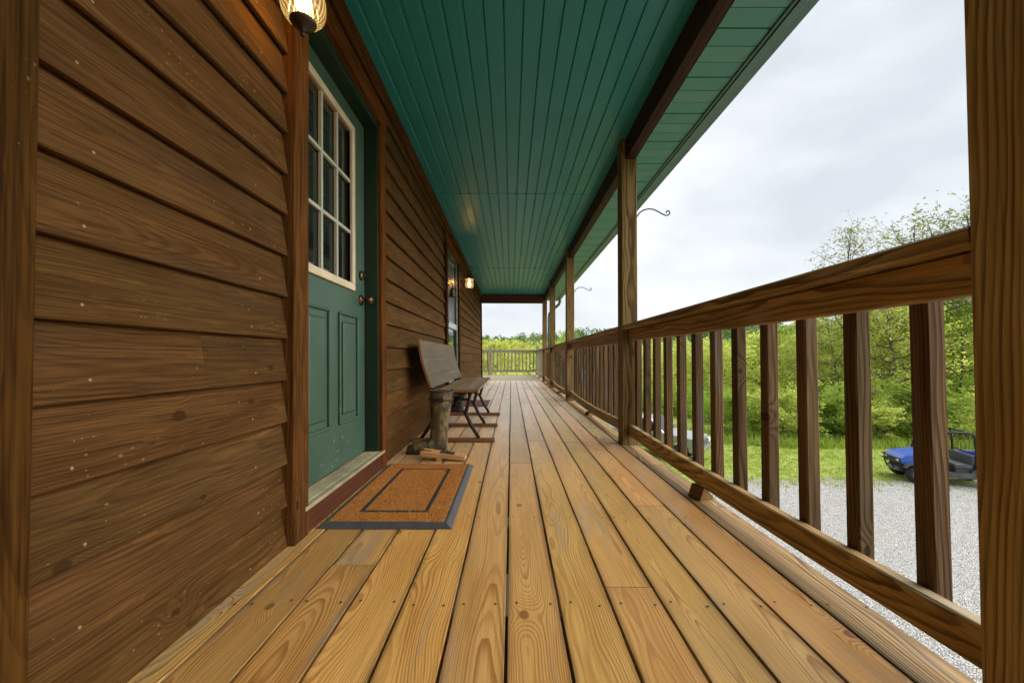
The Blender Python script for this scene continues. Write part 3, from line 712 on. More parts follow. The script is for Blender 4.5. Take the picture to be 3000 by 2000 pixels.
hbox('foundation_wall', M['brown_paint'], (-.239, -4, GZ-.2), (-.05, 11.175, -.401))
EXP = 0.1545; BW = 0.185
secs = [(-3.9, 0.553), (0.677, 1.483), (2.587, 5.053), (6.362, 9.0), (9.003, 11.10)]
tilt = math.atan(0.025/EXP)
xd = Vector((-math.sin(tilt), 0, math.cos(tilt)))
for (y0, y1) in secs:
    for k in range(-1, 16):
        zb = 0.147 + EXP*k
        w = BW
        c = Vector((-.009, (y0+y1)/2, zb)) + xd*(w/2)
        if zb + .05 > CEIL: continue
        for (a, b) in (((y0, 1.095), (1.0925, y1)) if (k == 3 and y0 == .677) else ((y0, y1),)):
            c.y = (a+b)/2
            plank('siding_board', M['siding'], house, c, w, b-a-.003, 0.016, xdir=xd, ydir=YV, c=0.0025, color=tint(.16, .05))
for (y0, y1) in (D1, D2):   # siding above the doors
    for k in (14, 15):
        zb = 0.147 + EXP*k
        if zb+.02 > CEIL: continue
        c = Vector((-.009, (y0+y1)/2, zb)) + xd*(BW/2); plank('siding_board', M['siding'], house, c, BW, y1-y0+.2, 0.016, xdir=xd, ydir=YV, color=tint(.16, .05))
# nail heads along the siding laps
nh = MB(); nrm = Vector((math.cos(tilt), 0, math.sin(tilt)))
for yn in (.78, 1.30, 2.72, 3.35, 4.1, 4.85):
    for k in range(-1, 15):
        for dz_ in (.035,):
            p = Vector((-.009, yn+rc(-.03, .03), .147+EXP*k)) + xd*(dz_+rc(-.006, .006)) + nrm*.0087
            nh.add([p + (xd*math.cos(a_)+Vector(YV)*math.sin(a_))*.0034 for a_ in [j*math.pi/4 for j in range(8)]], [tuple(range(8))])
M['pale_nail'] = plain('pale_nail_head', (0.25, 0.175, 0.10), .7)
tag(nh.build('nail_heads', M['pale_nail'], house), kind='stuff')
# vertical trim
def vtrim(name, y0, y1, z0, z1, x1=0.020, t=0.042, col=None, mat='trim'):
    return plank(name, M[mat], house, (x1-t/2, (y0+y1)/2, (z0+z1)/2), y1-y0, z1-z0, t, xdir=(0, -1, 0) if False else (0, 1, 0), ydir=ZV, c=0.004, color=col or tint(.08))
vtrim('corner_trim', 0.555, 0.675, -.01, CEIL-.02, .024, .05, (.66, .72, .62))
vtrim('door_casing', 1.485, 1.591, 0.0, HEAD+.115, .022, .05)
vtrim('door_casing', 2.496, 2.585, 0.0, HEAD+.115, .022, .05, (1.1, .95, .85))
vtrim('door_casing', 5.055, 5.163, 0.0, HEAD-.03, .022, .05, (.45, .42, .42))
vtrim('door_casing', 6.252, 6.36, 0.0, HEAD-.03, .022, .05, (.5, .48, .48))
vtrim('corner_trim', 11.102, 11.185, -.05, CEIL-.02, .022, .05, (.55, .5, .5))
for (y0, y1) in ((1.485, 2.585), (5.055, 6.36)):
    plank('head_casing', M['trim'], house, (-.002, (y0+y1)/2, HEAD+.06 if y0 < 3 else HEAD+.045), .115, y1-y0+.01, .055, xdir=ZV, ydir=YV, c=.004, color=(1.25, 1.05, .9))
plank('frieze_board', M['trim'], house, (.004, 3.6, CEIL-.045), .125, 15.0, .022, xdir=ZV, ydir=YV, c=.003, color=(.95, .9, .85))

# ---- door with the nine-pane window
DX = -0.085                                   # door face, behind the casing face
def door_common(yr):
    y0, y1 = yr
    hbox('room', M['room'], (-.236, y0, .03), (-.20, y1, HEAD))
    for (a, b) in ((y0-.001, y0+.045), (y1-.045, y1+.001)):
        hbox('door_jamb', M['green_trim'], (-.15, a, .06), (-.0025, b, HEAD+.004), .003)
    hbox('door_jamb', M['green_trim'], (-.15, y0+.046, HEAD-.042), (-.004, y1-.046, HEAD+.003), .003)
door_common(D1)
hbox('riser_board', M['brown_paint'], (-.15, D1[0]+.002, .001), (.016, D1[1]-.002, .094), .003)
th = MB().box((-.15, D1[0]+.003, .096), (.026, D1[1]-.003, .112), .003)
th.build('threshold', M['sill'], house)
tg = MB()
for i in range(5): tg.box((-.085+i*.018, D1[0]+.05, .1115), (-.077+i*.018, D1[1]-.05, .1155))
tg.build('threshold_ribs', M['sill'], house)
dy0, dy1 = D1[0]+.050, D1[1]-.050; dz0, dz1 = .122, HEAD-.046
door = MB()
# slab built round the window opening
gy0, gy1, gz0, gz1 = 1.79, 2.27, 1.095, 1.98
gy0, gy1, gz0, gz1 = 1.75, 2.265, 1.12, 2.0
for a, b in (((dy0, dz0), (dy1, gz0)), ((dy0, gz1), (dy1, dz1)), ((dy0, gz0), (gy0, gz1)), ((gy1, gz0), (dy1, gz1))):
    door.box((DX-.042, a[0], a[1]), (DX, b[0], b[1]))
door = door.build('door', M['door'], house); door['label'] = 'green front door with nine-pane window and two raised panels'
def dsub(name, mat, a, b, c=0.0): return MB().box(a, b, c).build(name, mat, door)
fw = .040
for a, b in (((gy0-fw, gz0-fw), (gy1+fw, gz0)), ((gy0-fw, gz1), (gy1+fw, gz1+fw)), ((gy0-fw, gz0), (gy0, gz1)), ((gy1, gz0), (gy1+fw, gz1))):
    dsub('window_frame', M['cream'], (DX-.02, a[0], a[1]), (DX+.016, b[0], b[1]), .004)
for i in (1, 2):
    yy = gy0+(gy1-gy0)*i/3; dsub('muntin', M['muntin'], (DX-.014, yy-.009, gz0), (DX+.004, yy+.009, gz1), .002)
    zz = gz0+(gz1-gz0)*i/3; dsub('muntin', M['muntin'], (DX-.014, gy0, zz-.009), (DX+.0032, gy1, zz+.009), .002)
for i in range(3):
    for j in range(3):
        dsub('glass_pane', M['glass'], (DX-.020, gy0+(gy1-gy0)*i/3+.004, gz0+(gz1-gz0)*j/3+.004), (DX-.016, gy0+(gy1-gy0)*(i+1)/3-.004, gz0+(gz1-gz0)*(j+1)/3-.004))
pw = (dy1-dy0-.36)/2
for i in (0, 1):
    y0 = dy0+.125+i*(pw+.11); y1 = y0+pw; z0, z1 = .34, .94
    for (a, b) in (((y0, z0), (y1, z0+.014)), ((y0, z1-.014), (y1, z1)), ((y0, z0+.014), (y0+.014, z1-.014)), ((y1-.014, z0+.014), (y1, z1-.014))):
        dsub('panel_moulding', M['door'], (DX-.001, a[0], a[1]), (DX+.014, b[0], b[1]), .006)
    dsub('raised_panel', M['door'], (DX-.001, y0+.045, z0+.05), (DX+.011, y1-.045, z1-.05), .009)
kn = MB()
kn.lathe([(.001, 0), (.032, 0), (.033, .006), (.028, .010), (.012, .014), (.011, .034), (.021, .040), (.028, .050), (.029, .060), (.024, .070), (.012, .075), (.001, .076)], 20)
o = kn.build('door_knob', M['knob'], door); o.location = (DX, dy1-.062, 1.045); o.rotation_euler = (0, R(90), 0)
db = MB(); db.lathe([(.001, 0), (.028, 0), (.030, .008), (.026, .016), (.012, .018), (.010, .022), (.001, .023)], 18); db.box((-.005, -.016, .02), (.005, .016, .036), .002)
o = db.build('deadbolt', M['brass'], door); o.location = (DX, dy1-.062, 1.195); o.rotation_euler = (0, R(90), 0)
hbox('weatherstrip', M['black_iron'], (DX+.0005, dy1+.0005, dz0), (DX+.010, dy1+.0048, dz1))

# ---- storm door further along
door_common(D2)
s0, s1 = D2[0]+.046, D2[1]-.046; SX = -.012
storm = MB()
for a, b in (((s0, .10), (s0+.11, HEAD-.044)), ((s1-.085, .10), (s1, HEAD-.044)), ((s0+.11, .10), (s1-.085, .34)), ((s0+.11, HEAD-.13), (s1-.085, HEAD-.044))):
    storm.box((SX-.035, a[0], a[1]), (SX, b[0], b[1]), .004)
storm = storm.build('storm_door', M['green_trim'], house); storm['label'] = 'dark green storm door with screen above and glass below'
def ssub(name, mat, a, b, c=0.0): return MB().box(a, b, c).build(name, mat, storm)
ssub('middle_rail', M['alu'], (SX-.03, s0+.111, 1.10), (SX+.012, s1-.086, 1.185), .003)
ssub('screen_panel', M['screen'], (SX-.022, s0+.111, 1.186), (SX-.018, s1-.086, HEAD-.131))
ssub('glass_pane', M['glass'], (SX-.022, s0+.111, .341), (SX-.016, s1-.086, 1.099))
ssub('edge_strip', M['alu'], (SX-.01, s0+.095, .4), (SX+.006, s0+.110, HEAD-.05), .002)
ssub('edge_strip', M['alu'], (SX-.01, s1-.006, .3), (SX+.008, s1-.0005, HEAD-.05), .002)
hd = MB().tube([(SX, s0+.055, 1.16), (SX+.045, s0+.055, 1.165), (SX+.05, s0+.12, 1.15)], .009, 8); hd.box((SX-.002, s0+.03, 1.06), (SX+.006, s0+.075, 1.24), .003)
hd.build('door_handle', M['alu'], storm)
hbox('lit_head_strip', M['brass'], (-.03, D2[0]+.05, HEAD-.043), (.0, D2[1]-.05, HEAD-.036))  # brass strip stands in for lantern light along the door head
hbox('riser_board', M['brown_paint'], (-.15, D2[0]+.002, .001), (.016, D2[1]-.002, .094), .003)

# ------------------------------------------------------------------ porch roof
roof = empty('porch_roof', label='green vinyl porch ceiling and soffit carried on a dark beam', cat='roof')
cg = 1.785/17.3; cx0 = -0.4876*1.785; cj = [-3.0, 0.69, 4.33, 7.97, 11.30]
for i in range(17):
    a = cx0 + i*cg; b = a + cg
    if i == 0: a -= .03
    for y0, y1 in zip(cj[:-1], cj[1:]):
        m = MB()
        # vinyl plank: flat face with a stepped groove on its right side
        prof = [(a+.0006, 0.006), (a+.004, 0), (b-.020, 0), (b-.016, .0045), (b-.006, .0045), (b-.0006, .0095), (b-.0006, .016), (a+.0006, .016)]
        m.prism(prof, y0+.016, y1-.016)
        o = m.build('ceiling_plank', M['ceiling'], roof); o.location = (a, 0, CEIL); o.rotation_euler = (0, rc(-.006, .006), 0)
        for v_ in o.data.vertices: v_.co.x -= a
for y in cj[1:-1]:
    plank('ceiling_joint_strip', M['ceiling'], roof, (.0, y, CEIL+.002), .034, 1.79, .011, xdir=(0, -1, 0), ydir=(1, 0, 0), c=.003)
plank('edge_channel', M['ceiling'], roof, (.9025, 4.1, CEIL+.003), .050, 14.4, .014, c=.003)
BX0, BX1, BZ = .926, 1.005, CAM_H+1.61
def beam_piece(y0, y1):
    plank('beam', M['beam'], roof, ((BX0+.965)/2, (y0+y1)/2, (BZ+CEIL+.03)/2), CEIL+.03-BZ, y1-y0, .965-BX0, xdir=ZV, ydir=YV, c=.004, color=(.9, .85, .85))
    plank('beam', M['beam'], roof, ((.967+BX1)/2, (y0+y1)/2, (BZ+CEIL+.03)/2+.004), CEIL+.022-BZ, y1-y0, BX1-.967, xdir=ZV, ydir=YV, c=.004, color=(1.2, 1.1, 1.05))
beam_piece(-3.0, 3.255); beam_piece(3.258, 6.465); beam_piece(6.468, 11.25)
plank('end_beam', M['beam'], roof, (.02, 11.335, CEIL-.12), .27, 1.98, .07, xdir=ZV, ydir=(1, 0, 0), c=.004, color=(2.1, 2.0, 2.1))
# soffit planks running out to the gutter
SZ = CAM_H + 1.615; sx0, sx1 = 1.007, 1.268; sp_ = 1.615*0.0707; yy = -2.2; i = 0
while yy < 11.3:
    if i % 3 == 1: mt = M['vent']
    else: mt = M['soffit']
    m = MB().prism([(sx0, .0), (sx1, .0), (sx1, .014), (sx0, .014)], .004 if i % 3 else .008, sp_-.0015)
    bm_ = m.build('soffit_panel', mt, roof); bm_.location = (0, yy, SZ + (.0 if i % 3 != 2 else .0012)); yy += sp_; i += 1
MB().box((1.003, -2.3, SZ+.0145), (1.4, 11.35, SZ+.035)).build('soffit_backing', M['fascia'], roof)
MB().box((1.269, -2.3, SZ-.012), (1.286, 11.36, SZ+.16), .003).build('fascia', M['fascia'], roof)
MB().prism([(1.288, SZ-.020), (1.335, SZ-.014), (1.375, SZ+.05), (1.392, SZ+.10), (1.392, SZ+.125), (1.384, SZ+.125), (1.380, SZ+.10), (1.364, SZ+.055), (1.328, SZ-.006), (1.288, SZ-.012)], -2.3, 11.36).build('gutter', M['fascia'], roof)
MB().prism([(1.288, SZ+.16), (1.40, SZ+.13), (1.40, SZ+.15), (-5.6, SZ+2.6), (-5.6, SZ+2.57)], -4.1, 11.4).build('roof_slab', M['roof'], roof)
MB().box((-.9, -4.0, CEIL+.02), (1.27, 11.37, CEIL+.06)).build('ceiling_backing', M['wall_core'], roof)
MB().tube([(1.335, 10.9, SZ+.01), (1.335, 10.9, SZ-.08), (1.31, 10.98, SZ-.16), (1.16, 11.42, SZ-.28), (1.10, 11.52, SZ-.36), (1.085, 11.53, SZ-.5), (1.085, 11.53, GZ+.1)], .038, 10).build('downspout', M['fascia'], roof)

# ------------------------------------------------------------------ posts
PS = .127; PXc = .889 + PS/2
posts = [(.644, 'nearest thick porch post at the right edge of the view'), (3.196, 'second porch post, notched around the beam, with a plant hook high on it'),
         (6.407, 'third porch post along the railing, with the smaller plant hook'), (9.15, 'fourth porch post along the railing'), (11.30, 'porch post at the end beam, beside the downspout')]
for i, (y, lab) in enumerate(posts):
    p = empty('porch_post', (PXc, y+PS/2, 0), label=lab, cat='post', group='porch posts holding the beam')
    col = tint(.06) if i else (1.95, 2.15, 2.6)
    topn = BZ - .001
    plank('shaft', M['post'], p, (0, 0, topn/2+.0005), PS, topn-.001, PS, xdir=(1, 0, 0), ydir=ZV, c=.006, color=col)
    plank('notch_tongue', M['post'], p, (-PS/2+.0178, 0, (topn+CEIL-.005)/2), .0352, CEIL-.006-topn, PS-.001, xdir=(1, 0, 0), ydir=ZV, c=.002, color=col)
hooks = [(3.196, 1.86, 'black wrought iron plant hook on the second post'), (6.407, 1.775, 'smaller looking plant hook further away on the third post')]
for (y, z, lab) in hooks:
    h = empty('plant_hook', (1.017, y+PS/2, z), label=lab, cat='hook', group='plant hooks on the posts')
    pts = []
    for k in range(25):
        f = k/24; pts.append((f*.27, 0, -.115+.165*math.sin(f*math.pi*.5)**.8*1.0 if f < .45 else None))
    pts = [(0, 0, -.03), (.012, 0, -.005), (.04, 0, .035), (.075, 0, .058), (.115, 0, .066), (.155, 0, .062), (.19, 0, .045), (.225, 0, .025), (.255, 0, .012), (.275, 0, .014), (.288, 0, .028), (.286, 0, .045), (.272, 0, .052), (.261, 0, .044), (.262, 0, .034)]
    MB().tube(pts, .0055, 8).build('hook_rod', M['black_iron'], h)
    MB().box((-.0005, -.013, -.07), (.004, .013, .0), .002).build('mounting_plate', M['black_iron'], h)

# ------------------------------------------------------------------ railings
def railing(y0, y1, lab, sag, n_bal, phase, colf=1.0, block=True, mats=('rail', 'baluster')):
    r = empty('railing', (.95, y0, 0), label=lab, cat='railing', group='railing spans between the posts')
    L = y1-y0; ym = L/2; ox = .95
    cl = lambda v=.1: tuple(np.array(tint(v))*colf)
    plank('top_rail', M[mats[0]], r, (.942+.019-ox, ym, .876), .089, L-.003, .038, xdir=ZV, ydir=YV, c=.004, sag=-sag*.3, seg=10, color=cl())
    plank('cap_rail', M[mats[0]], r, (.962-ox, ym, .9405), .146, L+.004, .038, c=.006, color=cl())
    plank('bottom_rail', M[mats[0]], r, (.942+.019-ox, ym, .122), .089, L-.003, .038, xdir=ZV, ydir=YV, c=.005, sag=-sag, seg=12, color=cl())
    for i in range(n_bal):
        yb = phase + i*.1985
        if yb > L-.03: break
        plank('baluster', M[mats[1]], r, (1.0035-ox+rc(-.0010, .0015), yb+rc(-.006, .006), .505), .044+rc(-.001, .001), .78, .046, xdir=(1, 0, 0), ydir=(rc(-.004, .004), rc(-.006, .006), 1), c=.004, color=tuple(np.array(tint(.24, .05))*colf))
    if block:
        m = MB()
        poly = [(-.028, 0), (.055, 0), (.040, .022), (.018, .052), (-.012, .062)]
        m.prism([(-.045, .0008), (.040, .0008), (.034, .018), (.012, .036), (.002, .076-sag), (-.020, .076-sag), (-.032, .03)], -.042, .040)
        b = m.build('support_block', M['rail'], r); b.location = (.955-ox, ym*(1.03 if y0 < 1 else 1.0), 0); b.rotation_euler = (0, 0, R(18)); b.color = (.6, .55, .5, 1)
    return r
rl = ['nearest railing span, between the first and second posts', 'second railing span, between the second and third posts', 'third railing span with sagging bottom rail, between third and fourth posts',
      'fourth railing span, between the fourth post and the end post', 'last railing span, out on the open deck past the end post']
ys = [p[0] for p in posts]
spans = [(ys[0]+PS, ys[1]), (ys[1]+PS, ys[2]), (ys[2]+PS, ys[3]), (ys[3]+PS, ys[4]), (ys[4]+PS, 15.4)]
for i, ((a, b), lab) in enumerate(zip(spans, rl)):
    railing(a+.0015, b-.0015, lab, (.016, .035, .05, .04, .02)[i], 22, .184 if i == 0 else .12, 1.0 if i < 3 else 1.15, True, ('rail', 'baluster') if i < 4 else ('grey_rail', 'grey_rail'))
railing(-2.2, .642, 'railing span behind the nearest post, running past the camera', .01, 22, .1)
# far railing across the end of the open deck
fr = empty('far_railing', (0, 15.5, 0), label='weathered grey railing across the far end of the deck', cat='railing')
for xp in (-2.9, -.82, 1.03):
    plank('railing_post', M['grey_rail'], fr, (xp, 0, .56), .13, 1.12, .13, xdir=(1, 0, 0), ydir=ZV, c=.006, color=tint(.05))
for (a, b) in ((-2.83, -.888), (-.752, .962)):
    plank('cap_rail', M['grey_rail'], fr, ((a+b)/2, 0, .965), .13, b-a, .036, xdir=(0, -1, 0), ydir=(1, 0, 0), c=.005)
    plank('top_rail', M['grey_rail'], fr, ((a+b)/2, -.03, .90), .088, b-a, .036, xdir=ZV, ydir=(1, 0, 0), c=.004)
    plank('bottom_rail', M['grey_rail'], fr, ((a+b)/2, -.03, .165), .088, b-a, .036, xdir=ZV, ydir=(1, 0, 0), c=.004)
    x = a+.07
    while x < b-.02:
        plank('baluster', M['grey_rail'], fr, (x, .008, .53), .045, .80, .036, xdir=(1, 0, 0), ydir=ZV, c=.003, color=tint(.12)); x += .141

# ------------------------------------------------------------------ wall lanterns
def mat_shade():
    t = NT('amber_ribbed_glass'); tc = t.new('ShaderNodeTexCoord'); P = tc.outputs['Object']; x, y, z = t.sep(P)[:3]
    ang = t.math('ARCTAN2', y, x); n = t.noise(t.vmath('MULTIPLY', P, (1, 1, .35)), 30, 4, .7).outputs['Fac']
    rib = t.math('SINE', t.math('ADD', t.math('MULTIPLY', ang, 26), t.math('MULTIPLY', n, 7)))
    col = t.mix(t.math('MULTIPLY_ADD', rib, .5, .5), (0.90, 0.42, 0.08), (1.0, 0.75, 0.30))
    t.n.remove(t.b)
    em = t.new('ShaderNodeEmission'); tr = t.new('ShaderNodeBsdfTransparent'); gl = t.new('ShaderNodeBsdfGlossy'); gl.inputs['Roughness'].default_value = .08
    t.l.new(col, em.inputs[0]); t.put(em.inputs[1], t.math('MULTIPLY_ADD', rib, .10, 0.17)); t.l.new(t.mix(.35, col, (1, .93, .75)), tr.inputs[0])
    m1 = t.new('ShaderNodeMixShader'); m1.inputs[0].default_value = .42; t.l.new(em.outputs[0], m1.inputs[1]); t.l.new(tr.outputs[0], m1.inputs[2])
    m2 = t.new('ShaderNodeMixShader'); m2.inputs[0].default_value = .06; t.l.new(m1.outputs[0], m2.inputs[1]); t.l.new(gl.outputs[0], m2.inputs[2])
    t.l.new(m2.outputs[0], t.out.inputs[0]); t.m.cycles.emission_sampling = 'NONE'; return t.m
M['shade'] = mat_shade()
tb = NT('lit_bulb'); tb.set(Base_Color=(1, .9, .7)); tb.b.inputs['Emission Color'].default_value = (1, .80, .48, 1); tb.b.inputs['Emission Strength'].default_value = 7; M['bulb'] = tb.m
def lantern(loc, lab, watts):
    l = empty('wall_lantern', loc, label=lab, cat='lantern', group='lit wall lanterns')
    # origin = bottom finial tip; wall is towards -X
    MB().lathe([(.001, 0), (.007, .002), (.010, .010), (.007, .018), (.005, .022), (.014, .026), (.022, .034), (.036, .040), (.041, .048), (.041, .052), (.030, .056), (.001, .057)], 24).build('bottom_cap', M['bronze'], l)
    wob = lambda k, n, j: .012*math.cos(2*math.pi*k/n*20)
    MB().lathe([(.036, .052), (.052, .058), (.064, .075), (.069, .098), (.068, .122), (.062, .145), (.060, .165), (.066, .185), (.076, .200)], 80, wob=wob).build('glass_shade', M['shade'], l)
    MB().lathe([(.001, .262), (.016, .262), (.020, .250), (.034, .240), (.056, .222), (.076, .212), (.080, .205), (.080, .200), (.070, .200), (.001, .203)], 28).build('top_cap', M['bronze'], l)
    MB().lathe([(.001, .085), (.012, .088), (.022, .100), (.026, .115), (.022, .132), (.013, .150), (.012, .185), (.001, .186)], 18).build('bulb', M['bulb'], l)
    arm = [(0, 0, .262), (0, 0, .30), (.012, 0, .325), (.038, 0, .345), (.048, 0, .375), (.030, 0, .405), (-.005, 0, .412), (-.045, 0, .395), (-.075, 0, .35), (-.095, 0, .30), (-.115, 0, .285)]
    MB().tube(arm, .006, 8).build('scroll_arm', M['bronze'], l)
    MB().tube([(.0, 0, .30), (-.022, 0, .322), (-.022, 0, .352), (.002, 0, .362), (.018, 0, .345), (.008, 0, .33)], .005, 8).build('inner_scroll', M['bronze'], l)
    bp = MB().lathe([(.001, .018), (.03, .016), (.048, .008), (.052, 0), (.001, 0)], 24)
    o = bp.build('back_plate', M['bronze'], l); o.location = (-.13, 0, .285); o.rotation_euler = (0, R(90), 0); o.scale = (1.5, 1, 1)
    ld = bpy.data.lights.new('lantern_light', 'POINT'); ld.energy = watts; ld.color = (1.0, .66, .30); ld.shadow_soft_size = .025
    lo = bpy.data.objects.new('lantern_light', ld); link(lo, l); lo.location = (0, 0, .155)
    return l
lantern((-.690, 1.285, 1.750), 'lit amber glass lantern cut off at the top edge, beside the near door', 4)
lantern((-.692, 6.52, 1.775), 'smaller lit lantern far down the wall beyond the storm door', 3)

# ------------------------------------------------------------------ wall bell
bl = empty('wall_bell', (-.818-.022, 4.97, 1.45), label='small brass bell on an ornate bracket before the storm door', cat='bell')
MB().lathe([(.001, .115), (.014, .113), (.024, .100), (.028, .075), (.032, .040), (.040, .015), (.048, 0), (.046, 0), (.036, .012), (.001, .02)], 22, c=(.10, 0, 0)).build('bell', M['brass'], bl)
MB().tube([(.006, 0, .16), (.04, 0, .19), (.08, 0, .185), (.10, 0, .155), (.10, 0, .112)], .007, 8).build('bracket_arm', M['rust_iron'], bl)
br = MB()
for (cx_, cz_, rr_) in ((.045, .235, .022), (.085, .225, .018), (.03, .135, .024), (.07, .15, .014), (.02, .275, .018)):
    br.tube([(cx_+rr_*math.cos(a), 0, cz_+rr_*math.sin(a)) for a in [k*.55 for k in range(11)]], .0045, 6)
br.build('bracket_scrolls', M['rust_iron'], bl)
MB().box((-.002, -.018, .08), (.006, .018, .30), .003).build('wall_plate', M['rust_iron'], bl)
MB().tube([(.10, 0, .01), (.098, .0, -.05), (.08, .002, -.15), (.075, .002, -.19)], .0022, 5).build('pull_cord', M['bench_edge'], bl)
MB().tube([(.075+.0, .002+.018*math.cos(a), -.215+.022*math.sin(a)) for a in [k*.4488 for k in range(15)]], .0045, 6).build('pull_ring', M['cream'], bl)

# ------------------------------------------------------------------ bench
bench = empty('bench', (-.50, 4.15, 0), label='long old wooden bench on iron legs against the siding', cat='bench')
by0, by1 = 3.19-4.15, 5.11-4.15
def bx(x): return x + .50
def seat_z(u):      # u 0 back .. 1 front
    return .440 - .018*math.sin(u*math.pi) + .012*u + (.010*math.cos((u-.5)*6))
def slab(name, mat, u0, u1, xa, xb, n=8, t=.020):
    poly_t = []; poly_b = []
    for k in range(n+1):
        u = u0+(u1-u0)*k/n; x = xa+(xb-xa)*u; z = seat_z(u); poly_t.append((x, z)); poly_b.append((x, z-t))
    return MB().prism(poly_t + poly_b[::-1], by0, by1).build(name, mat, bench)
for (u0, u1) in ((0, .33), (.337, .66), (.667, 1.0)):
    slab('seat_slat', M['bench_wood'], u0, u1, bx(-.602), bx(-.262)).color = (2.0, 1.9, 1.75, 1)  # seat tinted paler than the back: light from above put into the colour
def backp(u): return (bx(-.632-.105*u-.016*math.sin(u*math.pi)), .452+.385*u)
for (u0, u1) in ((0, .25), (.255, .62), (.625, 1.0)):
    n = 6; f = []; bk = []
    for k in range(n+1):
        x, z = backp(u0+(u1-u0)*k/n); f.append((x, z)); bk.append((x-.016, z-.003))
    MB().prism(f+bk[::-1], by0, by1-.02).build('back_slat', M['bench_wood'], bench)
def edge_strip(poly_fn, name, xs):
    pass
f = [backp(k/12) for k in range(13)]
MB().prism([(x+.0005, z) for x, z in f] + [(x-.0165, z-.003) for x, z in f[::-1]], by0-.004, by0-.0003).build('back_end_grain', M['bench_edge'], bench)
st = [(bx(-.602)+(bx(-.262)-bx(-.602))*k/12, seat_z(k/12)) for k in range(13)]
MB().prism(st + [(x, z-.0205) for x, z in st[::-1]], by0-.004, by0-.0003).build('seat_end_grain', M['bench_edge'], bench)
for yy in (3.30, 4.02, 4.80):
    y = yy-4.15
    leg = lambda pts, rr: MB().tube([(bx(a), y, b) for a, b in pts], rr, 8)
    leg([(-.335, .425), (-.352, .32), (-.375, .235), (-.33, .14), (-.265, .034)], [.016, .015, .017, .016, .015]).build('leg', M['rust_iron'], bench)
    leg([(-.56, .425), (-.59, .32), (-.60, .235), (-.66, .14), (-.735, .034)], [.016, .015, .017, .016, .015]).build('leg', M['rust_iron'], bench)
    leg([(-.375, .24), (-.45, .275), (-.53, .275), (-.60, .24)], .013).build('leg_brace', M['rust_iron'], bench)
    leg([(-.335, .418), (-.45, .405), (-.56, .415)], .014).build('seat_bracket', M['rust_iron'], bench)
    leg([(-.565, .41), (-.655, .44), (-.698, .55), (-.752, .74)], .012).build('back_support', M['rust_iron'], bench)
    plank('runner', M['runner'], bench, (bx(-.465), y-.0, .0165), .048, .66, .032, xdir=(0, -1, 0), ydir=(1, 0, 0), c=.004, color=tint(.2))

